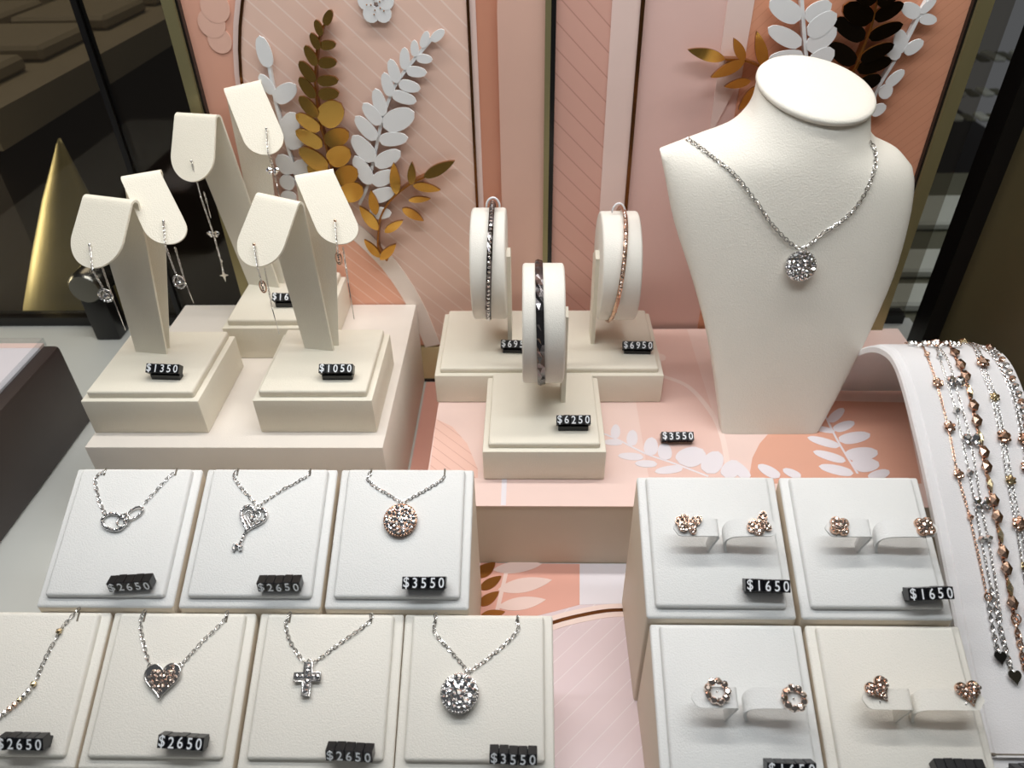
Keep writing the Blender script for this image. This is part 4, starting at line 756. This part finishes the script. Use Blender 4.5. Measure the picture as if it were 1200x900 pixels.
# ------------------------------------------------------------------ stud earrings on the curved arms
def stud(row, xc, label, u, v, kindk, rz=0, h=1.53):
    t = thing('stud_earring', label, 'earring', group='stud earrings on curved arms', mtx=pad_frame(row, xc, u, v, h, rd(rz)))
    MB().tube([(0, 0, -0.35), (0, 0, 0.1)], 0.035, 8).build('post', 'silver', t, smooth=True)
    MB().tube([(-0.3, -0.36, -0.12), (-0.3, -0.42, 0.02), (-0.24, -0.3, 0.1)], 0.03, 6).build('clasp', 'silver', t, smooth=True)
    g = MB()
    if kindk == 'butterfly':
        for nm, c, a, b, r in (('wing', (-0.3, 0.12), 0.36, 0.24, 0.6), ('wing', (0.3, 0.16), 0.4, 0.22, 0.75), ('wing', (-0.22, -0.24), 0.26, 0.2, -0.5), ('wing', (0.22, -0.2), 0.3, 0.18, -1.2)):
            poly = el(c, a, b, r, 16); MB().prism(poly, L3(0.08), L3(0.2)).build('wing', 'rose', t)
            for k in range(8): g.gem((c[0]+a*0.68*math.cos(k*0.785)*math.cos(r)-b*0.68*math.sin(k*0.785)*math.sin(r), c[1]+a*0.68*math.cos(k*0.785)*math.sin(r)+b*0.68*math.sin(k*0.785)*math.cos(r), 0.23), 0.085, jit=0.6)
            g.gem((c[0], c[1], 0.24), 0.1, jit=0.6)
    elif kindk == 'clover':
        for k in range(4):
            a = k*math.pi/2+0.4; c = (0.25*math.cos(a), 0.25*math.sin(a)); MB().tube([(c[0], c[1], 0.04), (c[0], c[1], 0.18)], 0.25, 14).build('petal', 'rose', t, auto=40)
            for j in range(6): b = j*1.047; g.gem((c[0]+0.15*math.cos(b), c[1]+0.15*math.sin(b), 0.2), 0.075, jit=0.6)
            g.gem((c[0], c[1], 0.21), 0.1, jit=0.5)
        g.gem((0, 0, 0.26), 0.15, jit=0.3)
    elif kindk == 'wreath':
        MB().tube([(0.42*math.cos(2*math.pi*k/24), 0.42*math.sin(2*math.pi*k/24), 0.1) for k in range(24)], 0.1, 6, closed=True).build('wreath_setting', 'rose', t, smooth=True)
        for k in range(9): a = k*2*math.pi/9; g.gem((0.42*math.cos(a), 0.42*math.sin(a), 0.22), 0.17, jit=0.5)
    else:
        hp = heart(0, 0, 1.05, 1.0); MB().prism(hp, L3(0.03), L3(0.17)).build('heart_setting', 'rose', t, auto=40); hq = heart(0, 0, 0.98, 0.92)
        for i in range(-4, 5):
            for j in range(-4, 5):
                p = (i*0.19+(0.095 if j % 2 else 0), j*0.165)
                if inpoly(p, hq): g.gem((p[0], p[1], 0.2), 0.1, jit=0.6)
    tag(g.build('pave_stones', 'gemrose', t), kind='stuff')
stud('R2', XE(0), 'rose gold butterfly stud with open wings over the pad corner', -1.47, 4.0, 'butterfly', -12); stud('R2', XE(0), 'rose gold butterfly stud on the arm above the tag', 1.85, 3.95, 'butterfly', 30)
stud('R2', XE(1), 'clover stud on the shorter arm of its pad', -1.62, 3.9, 'clover', 10); stud('R2', XE(1), 'clover stud on the longer arm beside the bracelet ramp', 2.32, 3.9, 'clover', 30)
stud('R1', XE(2), 'ring-of-stones stud on the shorter arm', -1.1, 3.85, 'wreath', 0); stud('R1', XE(2), 'ring-of-stones stud on the longer arm', 2.12, 3.6, 'wreath', 20)
stud('R1', XE(3), 'rose gold heart stud tilted on the shorter arm', -1.42, 3.95, 'heart', 30); stud('R1', XE(3), 'rose gold heart stud on the longer arm near the ramp', 2.34, 3.85, 'heart', 8)
# ------------------------------------------------------------------ bracelet ramp
XR0, XR1 = 20.4, 26.75
rp = smoothpath([(0, y, z) for y, z in [(16.6, 3.3)]+RAMPPROF+[(41.0, ZP+0.45)]], 5)
t = thing('bracelet_ramp', 'white curved ramp draped with bracelets beside the earring pads', 'bracelet ramp', ((XR0+XR1)/2, 30, 0))
def rampshell(x0, x1, off, th):
    rings = []; n = len(rp)
    for i, p in enumerate(rp):
        tt = (rp[min(i+1, n-1)]-rp[max(i-1, 0)]).normalized(); q = Vector((0, -tt.z, tt.y)); a = p+q*off; b = p+q*(off-th)
        e = 0.1
        rings.append([(x0+e, a.y, a.z), (x1-e, a.y, a.z), (x1, a.y-q.y*e, a.z-q.z*e), (x1, b.y, b.z), (x0, b.y, b.z), (x0, a.y-q.y*e, a.z-q.z*e)])
    return MB().loft(rings)
rampshell(XR0, XR1, -0.05, 0.4).build('shell', 'rampskin', t, auto=40)
rampshell(XR0+0.4, XR1-0.4, 0.02, 0.2).build('cover', 'rampskin', t, auto=40)
MB().prism([(16.75, 0), (13.2, 0), (13.2, 2.0), (16.75, 3.1)], lambda p: (XR0, p[0], p[1]), lambda p: (XR1, p[0], p[1])).build('foot', 'rampskin', t)
MB().tube([(XR0+0.1, 16.72, 3.32), (XR1-0.1, 16.72, 3.32)], 0.07, 8).build('piping', 'slit', t, smooth=True)
a_ = math.atan2(1.1, 3.55)
price_tag('$1650', Matrix.Translation((22.15, 16.05, 2.9)) @ Matrix.Rotation(a_, 4, 'X'), 'black cube tag at the foot of the bracelet ramp, cut by the picture edge', 56)
import bisect
def rz_(y):
    P = [(16.6, 3.3)]+RAMPPROF
    for (y0, z0), (y1, z1) in zip(P, P[1:]):
        if y <= y1: return z0+(z1-z0)*(y-y0)/(y1-y0)
    return P[-1][1]
def on(p, h=0.07):
    x, y = p[0], p[1]; d = 0.3; s = (rz_(y+d)-rz_(y-d))/(2*d); n = Vector((0, -s, 1)).normalized()
    # ride on the smooth curve
    best = min(rp, key=lambda q: abs(q.y-y)); i = rp.index(best); a, b = rp[max(i-1, 0)], rp[min(i+1, len(rp)-1)]
    z = best.z if b.y == a.y else a.z+(b.z-a.z)*(y-a.y)/(b.y-a.y)
    return Vector((x, y, z))+n*h, n
def rbrace(key, label):
    return thing('charm_bracelet', label, 'bracelet', on(RAMPB[key][-1])[0], 'bracelets on the ramp')
def rchain(t, key, m, pitch=0.12, wire=0.02, wide=0.055, dx=0.0, name='chain', i0=0, i1=None):
    pts = smoothpath([(p[0]+dx, p[1], 0) for p in RAMPB[key][i0:i1]], 6); pts = [on(p, 0.1)[0] for p in pts]
    c = MB(); chain(c, pts, pitch, wire, wide, nrm=(0, -0.5, 0.86), smooth=0); c.build(name, m, t, auto=60)
def charm(t, p, kindk, m, r, name='charm'):
    c, n = on(p, 0.1+r*0.45); X = Vector((1, 0, 0)); Yv = n.cross(X)
    mb = MB()
    if kindk == 'cluster':
        for k in range(6): a = k*1.047+0.3; mb.gem(c+(X*math.cos(a)+Yv*math.sin(a))*r*0.62, r*0.42, n, 0.5)
        mb.gem(c+n*r*0.25, r*0.45, n, 0.3); mb.ball(c-n*r*0.15, r*0.8, 1)
    elif kindk == 'bead': mb.ball(c, r, 1)
    elif kindk == 'butterfly':
        for sx in (-1, 1):
            for q, rr in ((0.35, 0.62), (-0.45, 0.45)): mb.gem(c+X*sx*r*0.6+Yv*r*q, r*rr, n, 0.4)
        mb.ball(c, r*0.35, 1)
    elif kindk == 'diamond':
        bm = bmesh.new(); bmesh.ops.create_icosphere(bm, subdivisions=1, radius=r)
        mb.bm(bm, Matrix((X*0.85, Yv*1.18, n*0.6)).transposed().to_4x4()); mb.v = [tuple(Vector(q)+c) for q in mb.v]
    elif kindk == 'bar':
        mb.add([c+Yv*r*1.5, c+X*r*0.5, c-Yv*r*1.5, c-X*r*0.5, c+n*r*0.4+Yv*r*0.7, c+n*r*0.4-Yv*r*0.7, c-n*r*0.3], [(0,1,4),(1,5,4),(1,2,5),(2,3,5),(3,4,5),(3,0,4),(1,0,6),(2,1,6),(3,2,6),(0,3,6)])
    elif kindk == 'tag':
        mb.prism([(x, -y) if False else (x, y) for x, y in heart(0, 0, r*2, r*2.2, 28)], lambda q: c+X*q[0]+Yv*q[1], lambda q: c+X*q[0]+Yv*q[1]+n*0.05)
    elif kindk == 'ring': mb.tube([c+(X*math.cos(2*math.pi*k/16)+Yv*math.sin(2*math.pi*k/16))*r for k in range(16)], 0.04, 6, closed=True)
    mb.build(name, m, t, auto=(50 if kindk in ('ring',) else None))
def clasps(t, P, m='silver'):
    for dx, dy, k_, r in ((0.0, 0.5, 'ring', 0.17), (0.22, 0.25, 'ring', 0.15), (-0.22, 0.1, 'bead', 0.2), (0.05, 0.0, 'bead', 0.16)):
        charm(t, (P[0][0]+dx, min(P[0][1], 35.9)-dy), k_, m, r, 'jump_ring' if k_ == 'ring' else 'lobster_clasp')
t = rbrace('rose_cluster', 'thin rose gold bracelet with clover charms, nearest the earring pads'); P = RAMPB['rose_cluster']
rchain(t, 'rose_cluster', 'rose', i1=8); rchain(t, 'rose_cluster', 'silver', 0.22, 0.04, 0.1, name='extender', i0=7)
for i, k_, r in ((2, 'bead', 0.17), (3, 'cluster', 0.3), (4, 'cluster', 0.32), (5, 'cluster', 0.28), (6, 'bead', 0.17)): charm(t, P[i], k_, 'rose', r, 'clover' if k_ == 'cluster' else 'bead')
charm(t, P[7], 'ring', 'rose', 0.16, 'jump_ring'); charm(t, P[9], 'tag', 'blackframe', 0.28, 'heart_tag'); clasps(t, P)
t = rbrace('silver_bead', 'silver bracelet with small beads and grey heart tag'); P = RAMPB['silver_bead']
rchain(t, 'silver_bead', 'silver', i1=8); rchain(t, 'silver_bead', 'silver', 0.22, 0.04, 0.1, name='extender', i0=7)
for i in (2, 4, 5, 6): charm(t, P[i], 'bead', 'silver', 0.2, 'bead')
charm(t, P[9], 'tag', 'metalgrey', 0.3, 'heart_tag'); clasps(t, P)
t = rbrace('silver_butterfly', 'silver bracelet with butterfly charms'); P = RAMPB['silver_butterfly']
rchain(t, 'silver_butterfly', 'silver')
for i in (2, 4, 5): charm(t, P[i], 'butterfly', 'gem', 0.38, 'butterfly')
charm(t, P[6], 'bead', 'silver', 0.2, 'bead'); clasps(t, P)
t = rbrace('rose_band', 'wide rose gold bracelet of faceted diamond links'); P = RAMPB['rose_band']
for i in range(1, 20): charm(t, P[i], 'bar' if i in (6, 9, 12, 15, 18) else 'diamond', 'palegold' if i in (6, 9, 12, 15, 18) else 'rose', 0.33 if i > 2 else 0.26, 'faceted_link')
clasps(t, P, 'rose'); rchain(t, 'rose_band', 'rosedark', 0.16, 0.03, 0.06, i1=21); charm(t, P[20], 'ring', 'rose', 0.22, 'jump_ring'); rchain(t, 'rose_band', 'rose', 0.26, 0.045, 0.12, name='extender', i0=20)
t = rbrace('silver_rose', 'double silver chain bracelet with rose stone clusters'); P = RAMPB['silver_rose']
rchain(t, 'silver_rose', 'silver', dx=-0.1); rchain(t, 'silver_rose', 'silver', dx=0.12)
for i in range(1, 9): charm(t, P[i], 'cluster', 'rose' if i % 2 == 0 else 'palegold', 0.38 if i % 2 == 0 else 0.28, 'cluster')
clasps(t, P)
t = rbrace('silver_mixed', 'silver bracelet with close row of two-tone beads on the outer ramp edge'); P = RAMPB['silver_mixed']
rchain(t, 'silver_mixed', 'silver', 0.18, 0.03, 0.08)
pp = resample(smoothpath([(p[0]+0.28, p[1], 0) for p in P[2:8]], 6), 0.42)
for i, p in enumerate(pp): charm(t, p, 'bead', 'rose' if i % 3 == 0 else 'silver', 0.19, 'bead')
for i in (7, 8, 9): charm(t, P[i], 'cluster', 'rose', 0.38, 'cluster')
clasps(t, P)
# ------------------------------------------------------------------ far left of the case
t = thing('side_display', 'dark brown block with white card tray beside the dark glass', 'display block', (-38, 38, 0))
MB().rbox((-42.5, 20, 0), (-34.45, 44.25, 7.0), 0.35, 2).build('block', 'brownbox', t, auto=40)
MB().box((-39.6, 26, 7.0), (-35.5, 43.5, 7.18)).build('card', 'paperwhite', t)
MB().box((-39.6, 43.5, 7.0), (-35.5, 44.1, 7.2)).build('card_strip', 'pinkprint', t)
MB().box((-39.7, 25.9, 7.0), (-39.62, 44.2, 7.6)).box((-35.48, 25.9, 7.0), (-35.4, 44.2, 7.6)).box((-39.7, 44.12, 7.0), (-35.4, 44.2, 7.6)).build('clear_lip', 'clear', t)
t = thing('glass_clamp', 'dark round glass clamp on a foot by the back pane', 'clamp', (-38, 56, 0))
MB().rbox((-39.4, 55.2, 0), (-37.2, 57.2, 4.6), 0.15).build('foot', 'blackframe', t, auto=40)
MB().tube([(-38.2, 54.6, 5.6), (-38.2, 54.9, 5.6), (-38.2, 57.4, 5.6)], [1.25, 1.5, 1.5], 24).build('knob', 'metalgrey', t, auto=40)
t = thing('hinge_block', 'black hinge block behind the bust at the glass corner', 'block', (26.5, 53, 0))
MB().rbox((23.5, 52.2, 0), (28.4, 54.6, 4.5), 0.15).build('foot', 'blackframe', t, auto=40)
MB().rbox((23.2, 52.0, 4.5), (28.7, 54.9, 6.4), 0.2).build('cap', 'black', t, auto=40)
# the shop beyond the glass
t = thing('shop_counter', 'long pale-topped counter with ring trays seen through the dark glass', 'counter', (-70, 95, -40))
MB().box((-120, 66, -40), (-49.5, 150, 14)).build('body', 'farbrown', t)
MB().box((-122, 65, 14), (-47.5, 152, 17.2)).build('worktop', 'farpale', t)
for i in range(5):
    for j in range(2):
        x, y = -58-14*j, 74+15*i
        o = MB().rbox((x-6, y-6, 17.2), (x+6, y+6, 18.8), 0.4, 1).build('ring_tray', 'farpale', t)
        for k in range(4): MB().rbox((x-5+2.6*k, y-5, 18.8), (x-3.2+2.6*k, y+5, 19.9), 0.3, 1).build('ring_roll', 'fargrey', o)
t = thing('brass_fin', 'tapering brass-clad post glowing behind the dark glass', 'post', (-46, 63, -40))
ap, ba = Vector((-41.0, 63.5, 15.6)), Vector((-45.9, 63.5, -2.5)); rings = []
for u, r in ((0, 0.12), (0.03, 0.35), (0.3, 2.2), (0.6, 3.9), (0.93, 5.6), (0.98, 5.5), (1.0, 5.0)):
    c = ap.lerp(ba, u); rings.append([c+Vector((r*math.cos(2*math.pi*k/32), 0.5*r*math.sin(2*math.pi*k/32), 0)) for k in range(32)])
MB().loft(rings).build('cladding', 'brass', t, smooth=True)
MB().box((-52, 60.5, -40), (-40, 66.5, -2.5)).build('plinth', 'fardark', t)
single(MB().rbox((33, 62.5, -40), (80, 104, -4), 0.4, 1), 'far_counter', 'fargrey', 'low grey-green counter seen through the glass beside the bust', 'counter', (56, 83, -40))
for x, y, sx, sy, lab in [(40.5, 68, 6, 2.2, 'pale jewellery tray on the far counter, nearest the black hinge block'), (44.5, 75.5, 7, 2.6, 'pale jewellery tray in the middle of the far counter'), (52, 89, 8.5, 4.2, 'broad pale jewellery tray at the back of the far counter')]:
    t = thing('far_tray', lab, 'tray', (x, y, -4))
    o = MB().rbox((x-sx, y-sy, -3.95), (x+sx, y+sy, -2.8), 0.3, 1).build('tray', 'farpale2', t)
    for k in range(5): MB().rbox((x-sx+0.6+k*sx*0.38, y-sy+0.5, -2.8), (x-sx+0.6+k*sx*0.38+sx*0.26, y+sy-0.5, -2.0-0.3*(k % 2)), 0.2, 1).build('roll', 'farpale2' if k % 2 == 0 else 'fargrey', o)
for o in list(bpy.data.objects):
    if '_o' in o: del o['_o']
